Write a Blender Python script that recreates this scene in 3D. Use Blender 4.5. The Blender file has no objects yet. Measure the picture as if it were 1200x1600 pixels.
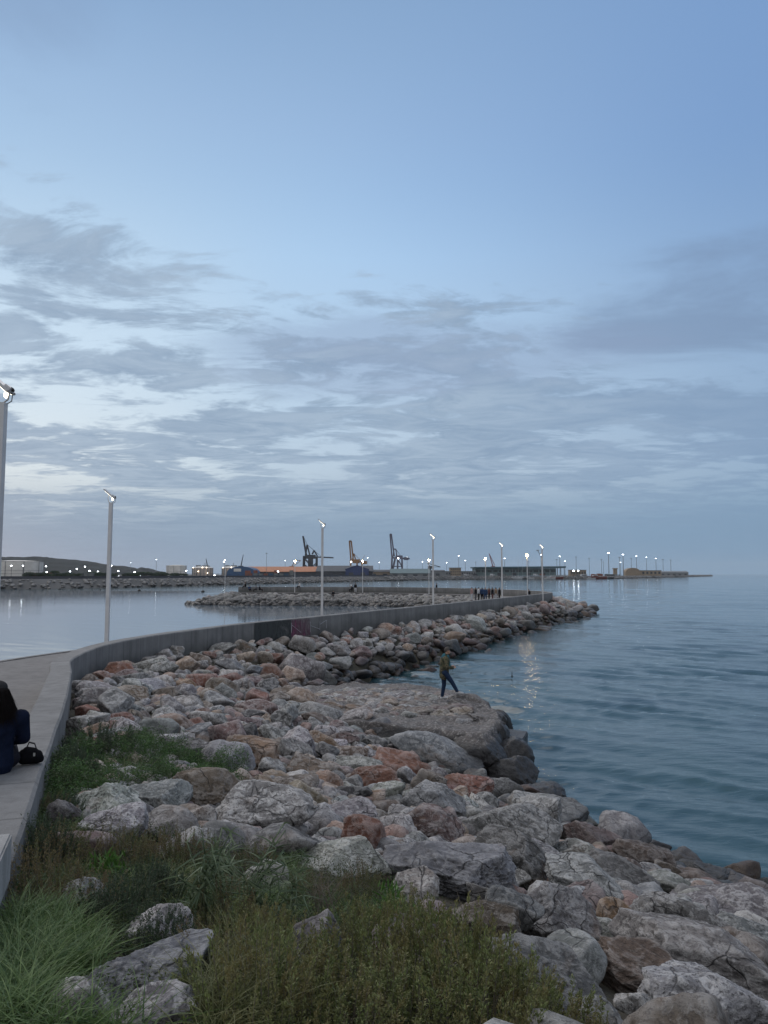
import bpy, bmesh, math, random
import numpy as np
from mathutils import Vector, Matrix, Euler
R = math.radians
rnd = random.Random(7)
nr = np.random.RandomState(11)
C = bpy.context.scene.collection
SC = bpy.context.scene

# ------------------------------------------------------------------ camera
EYE = 5.5; F = 1155.0; PITCH = R(4.8)
cam = bpy.data.cameras.new('camera'); camo = bpy.data.objects.new('camera', cam); C.objects.link(camo)
cam.sensor_fit = 'VERTICAL'; cam.sensor_height = 36; cam.lens = 36*F/1600
cam.clip_start = 0.1; cam.clip_end = 60000
camo.location = (0, 0, EYE); camo.rotation_euler = (R(90)+PITCH, 0, 0)
SC.camera = camo
def ray(px, py):
    a = (px-600)/F; b = (800-py)/F
    return np.array([a, math.cos(PITCH)-b*math.sin(PITCH), math.sin(PITCH)+b*math.cos(PITCH)])
def at_z(px, py, z):
    d = ray(px, py); t = (z-EYE)/d[2]; return (d[0]*t, d[1]*t, z)
def at_y(px, py, Y):
    d = ray(px, py); t = Y/d[1]; return (d[0]*t, Y, EYE+d[2]*t)
def proj(x, y, z):
    dz = z-EYE
    dep = y*math.cos(PITCH)+dz*math.sin(PITCH); u = -y*math.sin(PITCH)+dz*math.cos(PITCH)
    return 600+F*x/dep, 800-F*u/dep

# ------------------------------------------------------------------ noise
def _h(ix, iy, iz, s):
    h = (ix*374761393 + iy*668265263 + iz*2147483647 + s*974634777) & 0xffffffff
    h = ((h ^ (h >> 13))*1274126177) & 0xffffffff
    h = ((h ^ (h >> 15))*2246822519) & 0xffffffff
    return ((h ^ (h >> 16)) & 0xffff)/32767.5-1.0
def vnoise(P, s=0):
    P = np.asarray(P, float); f = np.floor(P).astype(np.int64); t = P-f; t = t*t*t*(t*(t*6-15)+10)
    r = 0
    for dx in (0, 1):
        wx = t[:, 0] if dx else 1-t[:, 0]
        for dy in (0, 1):
            wy = t[:, 1] if dy else 1-t[:, 1]
            for dz in (0, 1):
                wz = t[:, 2] if dz else 1-t[:, 2]
                r = r+wx*wy*wz*_h(f[:, 0]+dx, f[:, 1]+dy, f[:, 2]+dz, s)
    return r
def fbm(P, o=4, s=0, g=.5):
    a = 1; r = 0
    for k in range(o):
        r = r+a*vnoise(P*(2.03**k)+k*17.3, s+k); a *= g
    return r
def ridge(P, o=3, s=0):
    a = 1; r = 0
    for k in range(o):
        r = r+a*(1-2*np.abs(vnoise(P*(2.1**k)+k*9.1, s+k))); a *= .5
    return r

# ------------------------------------------------------------------ mesh helpers
def npmesh(name, V, Fc, smooth=True):
    V = np.asarray(V, np.float32); Fc = np.asarray(Fc, np.int32); n = Fc.shape[1]
    me = bpy.data.meshes.new(name)
    me.vertices.add(len(V)); me.vertices.foreach_set('co', V.ravel())
    me.loops.add(Fc.size); me.loops.foreach_set('vertex_index', Fc.ravel())
    me.polygons.add(len(Fc)); me.polygons.foreach_set('loop_start', np.arange(0, Fc.size, n, dtype=np.int32))
    me.polygons.foreach_set('use_smooth', np.full(len(Fc), smooth))
    me.update(calc_edges=True); return me
def link(name, me, mat, parent=None, loc=(0, 0, 0)):
    o = bpy.data.objects.new(name, me); C.objects.link(o); o.location = loc
    if mat is not None and len(me.materials) == 0:
        for m in (mat if isinstance(mat, list) else [mat]): me.materials.append(m)
    if parent: o.parent = parent
    return o
def tag(o, label=None, cat=None, group=None, kind=None):
    if label: o['label'] = label
    if cat: o['category'] = cat
    if group: o['group'] = group
    if kind: o['kind'] = kind
    return o
def empty(name, loc=(0, 0, 0), rz=0):
    o = bpy.data.objects.new(name, None); C.objects.link(o); o.location = loc; o.rotation_euler = (0, 0, rz); o.empty_display_size = .2
    return o
def copy_tree(o, parent=None):
    c = o.copy(); C.objects.link(c)
    if parent: c.parent = parent
    for ch in list(KIDS.get(o.name, [])): copy_tree(bpy.data.objects[ch], c)
    return c
KIDS = {}
def index_kids(o):
    KIDS[o.name] = [c.name for c in o.children]
    for c in o.children: index_kids(c)
class MB:
    def __init__(s): s.bm = bmesh.new()
    def box(s, c, d, rot=None, bev=0):
        r = bmesh.ops.create_cube(s.bm, size=1)
        M = Matrix.Translation(c) @ ((rot.to_matrix().to_4x4()) if rot else Matrix()) @ Matrix.Diagonal((*d, 1))
        bmesh.ops.transform(s.bm, matrix=M, verts=r['verts'])
        if bev:
            es = list({e for v in r['verts'] for e in v.link_edges})
            bmesh.ops.bevel(s.bm, geom=es, offset=bev, segments=2, affect='EDGES')
        return s
    def bar(s, a, b, w, h=None, n=4, w2=None):
        a = Vector(a); b = Vector(b); h = h or w; L = (b-a).length
        r = bmesh.ops.create_cone(s.bm, cap_ends=True, segments=n, radius1=w/2*(1.414 if n == 4 else 1), radius2=(w2 or w)/2*(1.414 if n == 4 else 1), depth=L)
        q = (b-a).to_track_quat('Z', 'Y').to_matrix().to_4x4()
        M = Matrix.Translation((a+b)/2) @ q @ Matrix.Rotation(R(45) if n == 4 else 0, 4, 'Z')
        bmesh.ops.transform(s.bm, matrix=M, verts=r['verts']); return s
    def tube(s, pts, r, n=8):
        for i in range(len(pts)-1): s.bar(pts[i], pts[i+1], 2*r, n=n)
        for p in pts[1:-1]:
            q = bmesh.ops.create_icosphere(s.bm, subdivisions=1, radius=r*1.02)
            bmesh.ops.translate(s.bm, verts=q['verts'], vec=p)
        return s
    def sph(s, c, rad, sub=2):
        r = bmesh.ops.create_icosphere(s.bm, subdivisions=sub, radius=1)
        if not hasattr(rad, '__len__'): rad = (rad,)*3
        bmesh.ops.transform(s.bm, matrix=Matrix.Translation(c) @ Matrix.Diagonal((*rad, 1)), verts=r['verts']); return s
    def cyl(s, c, r, h, n=24, r2=None):
        q = bmesh.ops.create_cone(s.bm, cap_ends=True, segments=n, radius1=r, radius2=r if r2 is None else r2, depth=h)
        bmesh.ops.translate(s.bm, verts=q['verts'], vec=c); return s
    def prism(s, pts, y0, y1):            # outline in x,z extruded along y
        a = [s.bm.verts.new((x, y0, z)) for x, z in pts]; b = [s.bm.verts.new((x, y1, z)) for x, z in pts]
        s.bm.faces.new(a); s.bm.faces.new(b[::-1]); n = len(pts)
        for i in range(n): s.bm.faces.new((a[(i+1) % n], a[i], b[i], b[(i+1) % n]))
        return s
    def build(s, name, mat, parent=None, loc=(0, 0, 0), smooth=False, wpar=None):
        bmesh.ops.recalc_face_normals(s.bm, faces=s.bm.faces)
        me = bpy.data.meshes.new(name); s.bm.to_mesh(me); s.bm.free()
        if smooth: me.polygons.foreach_set('use_smooth', [True]*len(me.polygons))
        return link(name, me, mat, parent, loc)

# ------------------------------------------------------------------ materials
def mat(name):
    m = bpy.data.materials.new(name); m.use_nodes = True; nt = m.node_tree
    return m, nt, nt.nodes['Principled BSDF']
class N:
    def __init__(s, nt): s.nt = nt
    def new(s, t, ins=None, **kw):
        n = s.nt.nodes.new(t)
        for k, v in kw.items(): setattr(n, k, v)
        for k, v in (ins or {}).items():
            if isinstance(v, bpy.types.NodeSocket): s.nt.links.new(v, n.inputs[k])
            else: n.inputs[k].default_value = v
        return n
    def noise(s, vec, scale, detail=4, rough=.55, dist=0):
        return s.new('ShaderNodeTexNoise', {'Vector': vec, 'Scale': scale, 'Detail': detail, 'Roughness': rough, 'Distortion': dist}).outputs['Fac']
    def math(s, op, a, b=0., c=None, clamp=False):
        i = {0: a, 1: b}
        if c is not None: i[2] = c
        return s.new('ShaderNodeMath', i, operation=op, use_clamp=clamp).outputs[0]
    def mr(s, v, a, b, c=0., d=1., t='LINEAR'):
        return s.new('ShaderNodeMapRange', {0: v, 1: a, 2: b, 3: c, 4: d}, interpolation_type=t).outputs[0]
    def mix(s, f, a, b, mode='MIX'):
        n = s.nt.nodes.new('ShaderNodeMix'); n.data_type = 'RGBA'; n.blend_type = mode
        for i, v in ((0, f), (6, a), (7, b)):
            if isinstance(v, bpy.types.NodeSocket): s.nt.links.new(v, n.inputs[i])
            else: n.inputs[i].default_value = v if i == 0 else (*v[:3], 1)
        return n.outputs[2]
    def bump(s, h, st=.5, dist=.05, nrm=None):
        i = {'Height': h, 'Strength': st, 'Distance': dist}
        if nrm is not None: i['Normal'] = nrm
        return s.new('ShaderNodeBump', i).outputs[0]
    def scale(s, vec, sc, rot=(0, 0, 0)):
        return s.new('ShaderNodeMapping', {'Vector': vec, 'Scale': sc, 'Rotation': rot}).outputs[0]
def simple(name, col, rough=.7, metal=0., var=.18, sc=3., bump=.0):
    m, nt, b = mat(name); n = N(nt)
    pos = n.new('ShaderNodeNewGeometry').outputs['Position']
    f = n.noise(pos, sc, 5)
    c = n.mix(n.mr(f, .3, .7), [x*(1-var) for x in col], [min(1, x*(1+var)) for x in col])
    nt.links.new(c, b.inputs['Base Color']); b.inputs['Specular IOR Level'].default_value = .05 if rough >= .9 else .4; b.inputs['Roughness'].default_value = rough; b.inputs['Metallic'].default_value = metal
    if bump: nt.links.new(n.bump(n.noise(pos, sc*6, 5), bump, .02), b.inputs['Normal'])
    return m
def emit(name, col, st):
    m, nt, b = mat(name); b.inputs['Base Color'].default_value = (.8, .8, .8, 1)
    b.inputs['Emission Color'].default_value = (*col, 1); b.inputs['Emission Strength'].default_value = st; return m

def rock_material(name, src):
    m, nt, b = mat(name); n = N(nt)
    pos = n.new('ShaderNodeNewGeometry').outputs['Position']
    if src == 'obj':
        oi = n.new('ShaderNodeObjectInfo'); col = oi.outputs['Color']; rv = oi.outputs['Alpha']
    else:
        at = n.new('ShaderNodeAttribute', attribute_name='col', attribute_type='GEOMETRY'); col = at.outputs['Color']; rv = at.outputs['Alpha']
    # alpha carries how speckled the stone is
    big = n.noise(pos, 1.6, 5, .6, .6)
    f1 = n.noise(pos, 7, 8, .68, .8)
    f2 = n.noise(pos, 26, 6, .65, .3)
    c = n.mix(n.mr(big, .35, .68), n.mix(.42, (0, 0, 0), col), n.mix(.12, col, (.42, .39, .36)))
    c = n.mix(n.math('MULTIPLY', n.mr(f1, .475, .56), n.mr(rv, 0, 1, .12, .75)), c, n.mix(.55, col, (.64, .63, .62)))
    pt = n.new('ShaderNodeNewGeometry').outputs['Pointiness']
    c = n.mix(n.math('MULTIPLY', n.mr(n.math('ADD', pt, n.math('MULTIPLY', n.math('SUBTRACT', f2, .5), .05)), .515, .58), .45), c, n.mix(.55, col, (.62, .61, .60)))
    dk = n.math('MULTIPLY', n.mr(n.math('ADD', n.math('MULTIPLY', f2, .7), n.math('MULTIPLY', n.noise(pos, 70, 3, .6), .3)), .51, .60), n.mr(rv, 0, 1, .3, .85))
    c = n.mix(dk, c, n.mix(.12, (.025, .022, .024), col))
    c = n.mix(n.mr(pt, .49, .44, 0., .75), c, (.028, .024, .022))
    # cracks / veins
    wp = n.new('ShaderNodeVectorMath', {0: pos, 1: n.new('ShaderNodeVectorMath', {0: n.new('ShaderNodeTexNoise', {'Vector': pos, 'Scale': 3., 'Detail': 3}).outputs['Color'], 3: .35}, operation='SCALE').outputs[0]}, operation='ADD').outputs[0]
    v = n.new('ShaderNodeTexVoronoi', {'Vector': wp, 'Scale': 2.3}, feature='DISTANCE_TO_EDGE').outputs['Distance']
    crk = n.mr(v, 0., .022, 1., 0.)
    crm = n.math('MULTIPLY', crk, n.mr(n.noise(pos, 1.1, 2), .48, .60))
    c = n.mix(n.math('MULTIPLY', crm, .8), c, (.03, .028, .03))
    # ochre stain patches
    st = n.math('MULTIPLY', n.mr(n.noise(pos, .9, 4, .6, 1.), .60, .72), .45)
    c = n.mix(st, c, (.20, .115, .06))
    # tide zone, dark with algae
    z = n.new('ShaderNodeSeparateXYZ', {0: pos}).outputs[2]
    wet = n.mr(n.math('ADD', z, n.math('MULTIPLY', n.math('SUBTRACT', n.noise(pos, .7, 3), .5), 1.3)), .70, 1.25, 1., 0.)
    c = n.mix(n.math('MULTIPLY', wet, .9), c, n.mix(.10, (.017, .017, .018), col))
    nt.links.new(c, b.inputs['Base Color'])
    nt.links.new(n.mr(wet, 0, 1, .88, .42), b.inputs['Roughness']); b.inputs['Specular IOR Level'].default_value = .3
    h = n.math('ADD', n.math('MULTIPLY', f1, 1.), n.math('MULTIPLY', f2, .35))
    h = n.math('SUBTRACT', h, n.math('MULTIPLY', crm, .5))
    h = n.math('ADD', h, n.math('MULTIPLY', n.noise(pos, 90, 3), .10))
    nt.links.new(n.bump(h, .9, .07), b.inputs['Normal'])
    return m
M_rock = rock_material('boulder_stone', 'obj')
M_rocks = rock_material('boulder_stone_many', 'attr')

def concrete_material(name, base, joints=False):
    m, nt, b = mat(name); n = N(nt)
    pos = n.new('ShaderNodeNewGeometry').outputs['Position']
    f = n.noise(pos, .8, 6, .6); g = n.noise(pos, 14, 6, .7)
    streak = n.noise(n.scale(pos, (3., 3., .25)), 1.3, 5, .6)
    sp = n.noise(pos, 60, 3, .6)
    c = n.mix(n.mr(f, .3, .7), [x*.75 for x in base], [x*1.15 for x in base])
    c = n.mix(n.math('MULTIPLY', n.mr(streak, .45, .65), .45), c, [x*.42 for x in base])
    c = n.mix(n.math('MULTIPLY', n.mr(g, .55, .7), .45), c, [x*.5 for x in base])
    c = n.mix(n.math('MULTIPLY', n.mr(sp, .6, .72), .5), c, [min(1, x*1.9) for x in base])
    if joints:
        al = n.new('ShaderNodeAttribute', attribute_name='along').outputs['Fac']; fr = n.math('FRACT', n.math('DIVIDE', n.math('ADD', al, n.math('MULTIPLY', n.noise(pos, 2., 2), .06)), 1.25))
        c = n.mix(n.math('MULTIPLY', n.mr(n.math('ABSOLUTE', n.math('SUBTRACT', fr, .5)), .0, .022, 1., 0.), .75), c, [x*.25 for x in base])
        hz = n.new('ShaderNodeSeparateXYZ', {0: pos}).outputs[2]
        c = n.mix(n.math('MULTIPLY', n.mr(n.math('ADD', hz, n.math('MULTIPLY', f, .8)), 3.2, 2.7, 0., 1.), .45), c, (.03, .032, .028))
    nt.links.new(c, b.inputs['Base Color']); b.inputs['Roughness'].default_value = .9
    nt.links.new(n.bump(n.math('ADD', g, n.math('MULTIPLY', sp, .4)), .5, .02), b.inputs['Normal'])
    return m
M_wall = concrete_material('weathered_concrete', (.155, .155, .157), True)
M_pave = concrete_material('paving_concrete', (.135, .13, .13))
M_block = concrete_material('pale_concrete', (.26, .26, .26))
M_plat = concrete_material('rubble_concrete', (.085, .072, .068))

# ------------------------------------------------------------------ layout lines
def catmull(P, step):
    P = [np.array(p, float) for p in P]; out = []
    for i in range(len(P)-1):
        p0 = P[max(i-1, 0)]; p1 = P[i]; p2 = P[i+1]; p3 = P[min(i+2, len(P)-1)]
        n = max(1, int(np.linalg.norm((p2-p1)[:2])/step))
        for k in range(n):
            t = k/n; out.append(.5*((2*p1)+(p2-p0)*t+(2*p0-5*p1+4*p2-p3)*t*t+(3*p1-p0-3*p2+p3)*t**3))
    out.append(P[-1]); return np.array(out)
# outer top edge of the sea wall: x, y, top height
WALL = [(-1.2, 1.0, 3.55), (-1.85, 3.0, 3.52), (-2.55, 5.2, 3.5), (-3.6, 8, 3.46), (-5.5, 13, 3.30), (-7.45, 17.9, 3.2), (-8.7, 21.0, 3.15), (-9.25, 24.8, 3.15), (-8.95, 28, 3.15),
        (-8.1, 31.2, 3.15), (-6.3, 36.2, 3.15), (-3.6, 41.6, 3.15), (0, 49, 3.15), (5.15, 59.5, 3.15), (11.3, 72.3, 3.15),
        (17, 84.5, 3.15), (20.6, 92.5, 3.15), (21.9, 97, 3.15), (21.8, 104, 3.15), (19.6, 113, 3.15), (15.8, 121, 3.15), (11, 127, 3.15),
        (6, 131.5, 3.15), (0, 135, 3.15), (-8, 136.5, 3.15), (-17.7, 137.5, 3.15), (-27, 138.5, 3.15)]
WL = catmull(WALL, .8)
TAN = np.gradient(WL[:, :2], axis=0); TAN /= np.linalg.norm(TAN, axis=1)[:, None]
NL = np.stack([-TAN[:, 1], TAN[:, 0]], 1)       # to the left = basin side
SHORE = [(12, 5), (9.3, 10.0), (6.6, 13.2), (4.2, 17.0), (3.5, 19.0), (3.6, 21.5), (3.6, 24.8), (2.6, 27), (0, 28.6), (-1.6, 30.5), (-2.0, 34), (-1.2, 38), (.6, 42),
         (3.0, 47), (6.0, 53), (12.6, 69), (20.5, 86), (27, 99), (30, 106), (29.5, 113), (24, 122), (16, 131), (6, 139)]
SH = np.array(SHORE, float)
def seg_dist(P, L):
    d = np.full(len(P), 1e9)
    for i in range(len(L)-1):
        a = L[i]; b = L[i+1]; ab = b-a; t = np.clip(((P-a)@ab)/(ab@ab), 0, 1)
        d = np.minimum(d, np.linalg.norm(P-(a+t[:, None]*ab), axis=1))
    return d
def inside(P, poly):
    x = P[:, 0]; y = P[:, 1]; c = np.zeros(len(P), bool); n = len(poly)
    for i in range(n):
        x1, y1 = poly[i]; x2, y2 = poly[(i+1) % n]
        k = ((y1 > y) != (y2 > y)) & (x < (x2-x1)*(y-y1)/((y2-y1)+1e-12)+x1); c ^= k
    return c
WLs = WL[::3, :2]
LAND = [(-30, -30), (12, -30), (12, 5)]+SHORE+[(-30, 145), (-60, 100)]
PLAT = [(3.35, 25.2), (2.5, 26.9), (0, 28.3), (-2.2, 28.3), (-3.4, 25), (-2.4, 23.0), (-.2, 22.1), (1.6, 21.5), (2.6, 21.2), (3.1, 21.7), (3.4, 22.6)]
def terrain(X, Y):
    P = np.stack([np.atleast_1d(X), np.atleast_1d(Y)], 1).astype(float)
    ds = seg_dist(P, SH); dw = seg_dist(P, WLs); ins = inside(P, LAND)
    zb = np.interp(P[:, 1], [0, 8, 14, 20, 30, 45, 60, 100], [3.35, 3.2, 2.88, 2.65, 2.5, 2.25, 2.25, 2.5])
    t = ds/(ds+dw+1e-6)
    z = zb*t**.72-.15+.95*np.exp(-((P[:, 0]-.6)**2/18+(P[:, 1]-.5)**2/22))
    k = np.clip(seg_dist(P, np.array(PLAT+[PLAT[0]]))/.9, 0, 1); ip = inside(P, PLAT)
    z = np.where(ip, z*(1-k)+1.28*k, z)
    z = np.where(ins, z, np.maximum(-.15-.55*ds, -4))
    return z
def t1(x, y): return float(terrain([x], [y])[0])
def hit(px, py, off=0.):
    d = ray(px, py); ts = np.concatenate([np.arange(1.5, 30, .04), np.arange(30, 140, .2)])
    P = d[None]*ts[:, None]; z = terrain(P[:, 0], P[:, 1])+off
    i = np.argmax(P[:, 2]+EYE < z)
    return P[i, 0], P[i, 1], P[i, 2]+EYE

# ------------------------------------------------------------------ ground
m, nt, b = mat('dark_soil'); n = N(nt); pos = n.new('ShaderNodeNewGeometry').outputs['Position']
f = n.noise(pos, 2, 8, .65); g = n.noise(pos, 25, 5, .7)
c = n.mix(n.mr(f, .35, .65), (.022, .018, .015), (.06, .05, .035)); c = n.mix(n.mr(g, .5, .7), c, (.05, .055, .02))
nt.links.new(c, b.inputs['Base Color']); b.inputs['Roughness'].default_value = .95
nt.links.new(n.bump(g, .8, .05), b.inputs['Normal']); M_soil = m
def grid(xs, ys, zf):
    X, Y = np.meshgrid(xs, ys); V = np.stack([X.ravel(), Y.ravel(), zf(X.ravel(), Y.ravel())], 1)
    nx = len(xs); ny = len(ys); i = (np.arange(ny-1)[:, None]*nx+np.arange(nx-1)[None]).ravel()
    return V, np.stack([i, i+1, i+nx+1, i+nx], 1)
def ground_z(X, Y):
    P = np.stack([X, Y, X*0], 1)
    z = terrain(X, Y)-.12+.10*fbm(P*.8, 4, 3); z = z-.5*np.clip((.45-z)/.4, 0, 1)
    return z
V, Fc = grid(np.arange(-14, 34, .4), np.concatenate([np.arange(-4, 20, .25), np.arange(20, 146, .6)]), ground_z)
# keep only the sea side of the wall (walkway covers the rest)
P2 = V[:, :2]
wallpoly = [tuple(p) for p in (WL[:, :2]+NL*.25)]+[(-80, 138), (-80, -5), (-1.2, -5)]
inb = inside(P2, wallpoly); V[inb, 2] = np.minimum(V[inb, 2], -2)
tag(link('ground', npmesh('ground', V, Fc), M_soil), kind='structure')
V, Fc = grid(np.linspace(-400, 400, 30), np.linspace(-300, 400, 30), lambda x, y: x*0-5)
tag(link('seabed', npmesh('seabed', V, Fc), M_soil), kind='structure')

# ------------------------------------------------------------------ wall, walkway
def sweep(name, offs, zs, mat_, parent=None, lo=0, hi=None, jitter=0):
    """profile points: list of offsets to the left and heights relative to / functions of the wall top"""
    pts = WL[lo:hi]; nl = NL[lo:hi]; k = len(offs); V = []
    for i, (p, nn) in enumerate(zip(pts, nl)):
        for o_, z_ in zip(offs, zs):
            V.append((p[0]+nn[0]*o_, p[1]+nn[1]*o_, z_(p) if callable(z_) else z_))
    V = np.array(V); Fc = []
    for i in range(len(pts)-1):
        for j in range(k): Fc.append((i*k+j, i*k+(j+1) % k, (i+1)*k+(j+1) % k, (i+1)*k+j))
    Fc.append(tuple(range(k))[:4]); Fc.append(tuple((len(pts)-1)*k+j for j in range(k))[:4])
    return V, np.array(Fc)
top = lambda p: p[2]
V, Fc = sweep('sea_wall', [0, .03, .47, .5, .5, 0], [lambda p: p[2]-.03, top, top, lambda p: p[2]-.03, -1.0, -1.0], None)
V[:, :2] += .012*np.stack([vnoise(V*3, 5), vnoise(V*3, 6)], 1); V[:, 2] += .012*vnoise(V*1.7, 8)
me = npmesh('sea_wall', V, Fc, False)
sl = np.concatenate([[0], np.cumsum(np.linalg.norm(np.diff(WL[:, :2], axis=0), axis=1))]); at_ = me.attributes.new('along', 'FLOAT', 'POINT'); at_.data.foreach_set('value', np.repeat(sl, 6).astype(np.float32))
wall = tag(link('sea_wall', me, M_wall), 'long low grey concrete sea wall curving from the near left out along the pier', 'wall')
def walk_z(p): return float(np.interp(p[1], [0, 9, 16, 24], [2.95, 2.85, 2.45, 2.15]))
W_IN = np.interp(WL[:, 1], [0, 8, 20, 26, 34, 60, 95, 110, 140], [4, 4.3, 5.2, 6.0, 5.6, 5.2, 4.6, 3.8, 3.6])
# walkway: from the wall's inner face to the basin edge
Vw = []; 
for p, nn, w in zip(WL, NL, W_IN):
    z = walk_z(p)
    for o_, zz in ((.35, z), (w-.25, z), (w-.25, z+.03), (w, z+.03), (w, -2), (.35, -2)): Vw.append((p[0]+nn[0]*o_, p[1]+nn[1]*o_, zz))
k = 6; Fc = []
for i in range(len(WL)-1):
    for j in range(k): Fc.append((i*k+j, i*k+(j+1) % k, (i+1)*k+(j+1) % k, (i+1)*k+j))
Fc = np.array(Fc)
tag(link('walkway', npmesh('walkway', Vw, Fc, False), M_pave), kind='structure')
# graffiti and the black painted field on the wall face, on the rock side
def wall_xy(px):        # index on the wall whose top shows at column px
    best = min(range(len(WL)), key=lambda i: abs(proj(*WL[i])[0]-px) + (1000 if WL[i, 1] > 94 or WL[i, 1] < 20 else 0)); return best
def wall_patch(name, px0, px1, h0, h1, mat_, off, ragged=0):
    i0, i1 = wall_xy(px0), wall_xy(px1); n_ = 60; V = []
    for k_ in range(n_+1):
        f_ = i0+(i1-i0)*k_/n_; a = int(f_); t = f_-a; a2 = min(a+1, len(WL)-1)
        p = WL[a]*(1-t)+WL[a2]*t; nn = NL[a]*(1-t)+NL[a2]*t
        r1 = ragged*vnoise(np.array([[k_*.35, 1.5, 0]]), 4)[0]; r0 = ragged*vnoise(np.array([[k_*.31, 7.5, 0]]), 9)[0]
        for h in (h0+r0, h1+r1): V.append((p[0]-nn[0]*off, p[1]-nn[1]*off, p[2]-h))
    Fc = [(2*i, 2*i+1, 2*i+3, 2*i+2) for i in range(n_)]
    return link(name, npmesh(name, V, Fc), mat_, wall)
def spray(name, col, edge):
    m, nt, b = mat(name); n = N(nt); pos = n.new('ShaderNodeNewGeometry').outputs['Position']
    b.inputs['Base Color'].default_value = (*col, 1); b.inputs['Roughness'].default_value = .8
    nt.links.new(n.mr(n.noise(n.scale(pos, (1.2, 1.2, .5)), 1.6, 7, .75, .8), edge-.03, edge+.18), b.inputs['Alpha']); return m
o = wall_patch('painted_field', 398, 452, .02, 1.0, spray('black_wall_paint', (.028, .032, .033), .33), .018); o['label'] = 'black painted stretch of wall'
o = wall_patch('graffiti', 448, 482, .05, .95, spray('magenta_spray', (.13, .035, .075), .42), .019, .06); o['label'] = 'magenta sprayed graffiti patch'
mb = MB(); i0 = wall_xy(478); 
def wpt(px, h, off=.022):
    i = wall_xy(px); f_ = px
    return (WL[i, 0]-NL[i, 0]*off, WL[i, 1]-NL[i, 1]*off, WL[i, 2]-h)
def sm(pts): return [wpt(a, b_) for a, b_ in pts]
for s in ([(481, .75), (484, .4), (486, .25), (488, .5), (485, .8)], [(489, .8), (490, .45), (492, .7), (494, .4), (496, .75)], [(497, .6), (500, .3), (503, .45), (506, .25), (509, .7)], [(455, .2), (458, .7), (462, .3), (465, .75)]):
    mb.tube(sm(s), .012, 5)
mb.build('graffiti_scribble', simple('white_spray', (.38, .38, .42), .8), wall)
# pale block on the near end of the wall
pb = at_z(10, 1345, 3.72)
mb = MB(); mb.box((0, 0, 0), (.60, 1.6, .30), bev=.012)
o = mb.build('concrete_block', M_block, loc=(-2.46, 4.15, 3.66)); o.rotation_euler = (0, 0, R(19))
tag(o, 'pale rectangular concrete block lying on the near end of the sea wall', 'concrete block')

# ------------------------------------------------------------------ water
def water_mesh():
    na, nrd = 580, 980
    az = np.radians(np.concatenate([np.linspace(-82, -33, 61)[:-1], np.linspace(-33, 33, 460), np.linspace(33, 82, 61)[1:]])); dA = np.gradient(az); r = 6*(26000/6)**(np.linspace(0, 1, nrd))
    A, Rr = np.meshgrid(az, r); X = (Rr*np.sin(A)).ravel(); Y = (Rr*np.cos(A)).ravel()
    spac = np.maximum(Rr*math.log(26000/6)/nrd, Rr*dA[None]).ravel()
    P = np.stack([X, Y], 1)
    basin = inside(P, [(-9, 24.5), (-3, 43), (5, 60), (20, 92), (20, 112), (10, 127), (0, 134), (-28, 138), (-60, 240), (-400, 300), (-400, -50), (-9, 0)])
    bd = 1-.90*basin
    bd = bd*np.interp(Y, [0, 100, 240, 400], [1, 1, .8, .8])
    z = np.zeros(len(X)); rs = np.random.RandomState(3)
    wn = .6+.55*fbm(np.stack([X*.09, Y*.09, X*0], 1), 3, 21)
    for k in range(46):
        lam = .45*(1.095**k); th = R(256)+rs.normal(0, .42)*(1.35 if lam < 1.5 else 1. if lam < 3 else .6)
        amp = .0160*lam**.80*(1 if lam < 1.8 else (1.8/lam)**1.25)
        ph = rs.uniform(0, 6.28); kx = math.cos(th)*6.283/lam; ky = math.sin(th)*6.283/lam
        wob = 1.1*fbm(np.stack([X/(lam*5), Y/(lam*5), X*0+k], 1), 1, k)
        s = np.sin(kx*X+ky*Y+ph+wob*3.); s = s*np.clip(.75+.9*vnoise(np.stack([X/(lam*3.2), Y/(lam*2.2), X*0+k*3.7], 1), k), 0, 2)
        cu = 1-2*np.abs(np.sin(.5*(kx*X+ky*Y+ph+wob*3.)-.785)); s = .45*s+.75*cu
        z += amp*s*np.clip((lam/spac-1.6)/2, 0, 1)
    z *= bd*wn
    V = np.stack([X, Y, z], 1)
    i = (np.arange(nrd-1)[:, None]*na+np.arange(na-1)[None]).ravel()
    me = npmesh('water', V, np.stack([i, i+1, i+na+1, i+na], 1))
    at = me.attributes.new('calm', 'FLOAT', 'POINT'); at.data.foreach_set('value', basin.astype(np.float32))
    return me
m, nt, b = mat('sea_water'); n = N(nt); pos = n.new('ShaderNodeNewGeometry').outputs['Position']
calm = n.new('ShaderNodeAttribute', attribute_name='calm').outputs['Fac']
p1 = n.scale(pos, (.55, 1.5, 1), (0, 0, R(8)))
h = n.math('ADD', n.noise(p1, 2.6, 5, .62, .4), n.math('MULTIPLY', n.noise(p1, .55, 4, .6, .5), 1.8))
lg = n.noise(n.scale(pos, (.012, .035, 1)), 1., 3)
st = n.math('MULTIPLY', n.mr(calm, 0, 1, 1., .13), n.mr(lg, .3, .7, .6, 1.15))
bp = n.new('ShaderNodeBump', {'Height': h, 'Distance': .028, 'Strength': st}); nt.links.new(bp.outputs[0], b.inputs['Normal'])
near = n.mr(n.noise(pos, .15, 3), .35, .65)
c = n.mix(near, (.027, .057, .074), (.033, .071, .082)); c = n.mix(calm, c, (.13, .165, .20))
# foam flecks of the swash by the stones
nt.links.new(c, b.inputs['Base Color']); b.inputs['Roughness'].default_value = .05; b.inputs['IOR'].default_value = 1.34
b.inputs['Specular IOR Level'].default_value = .5
M_water = m
tag(link('water', water_mesh(), M_water), kind='structure')

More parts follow.
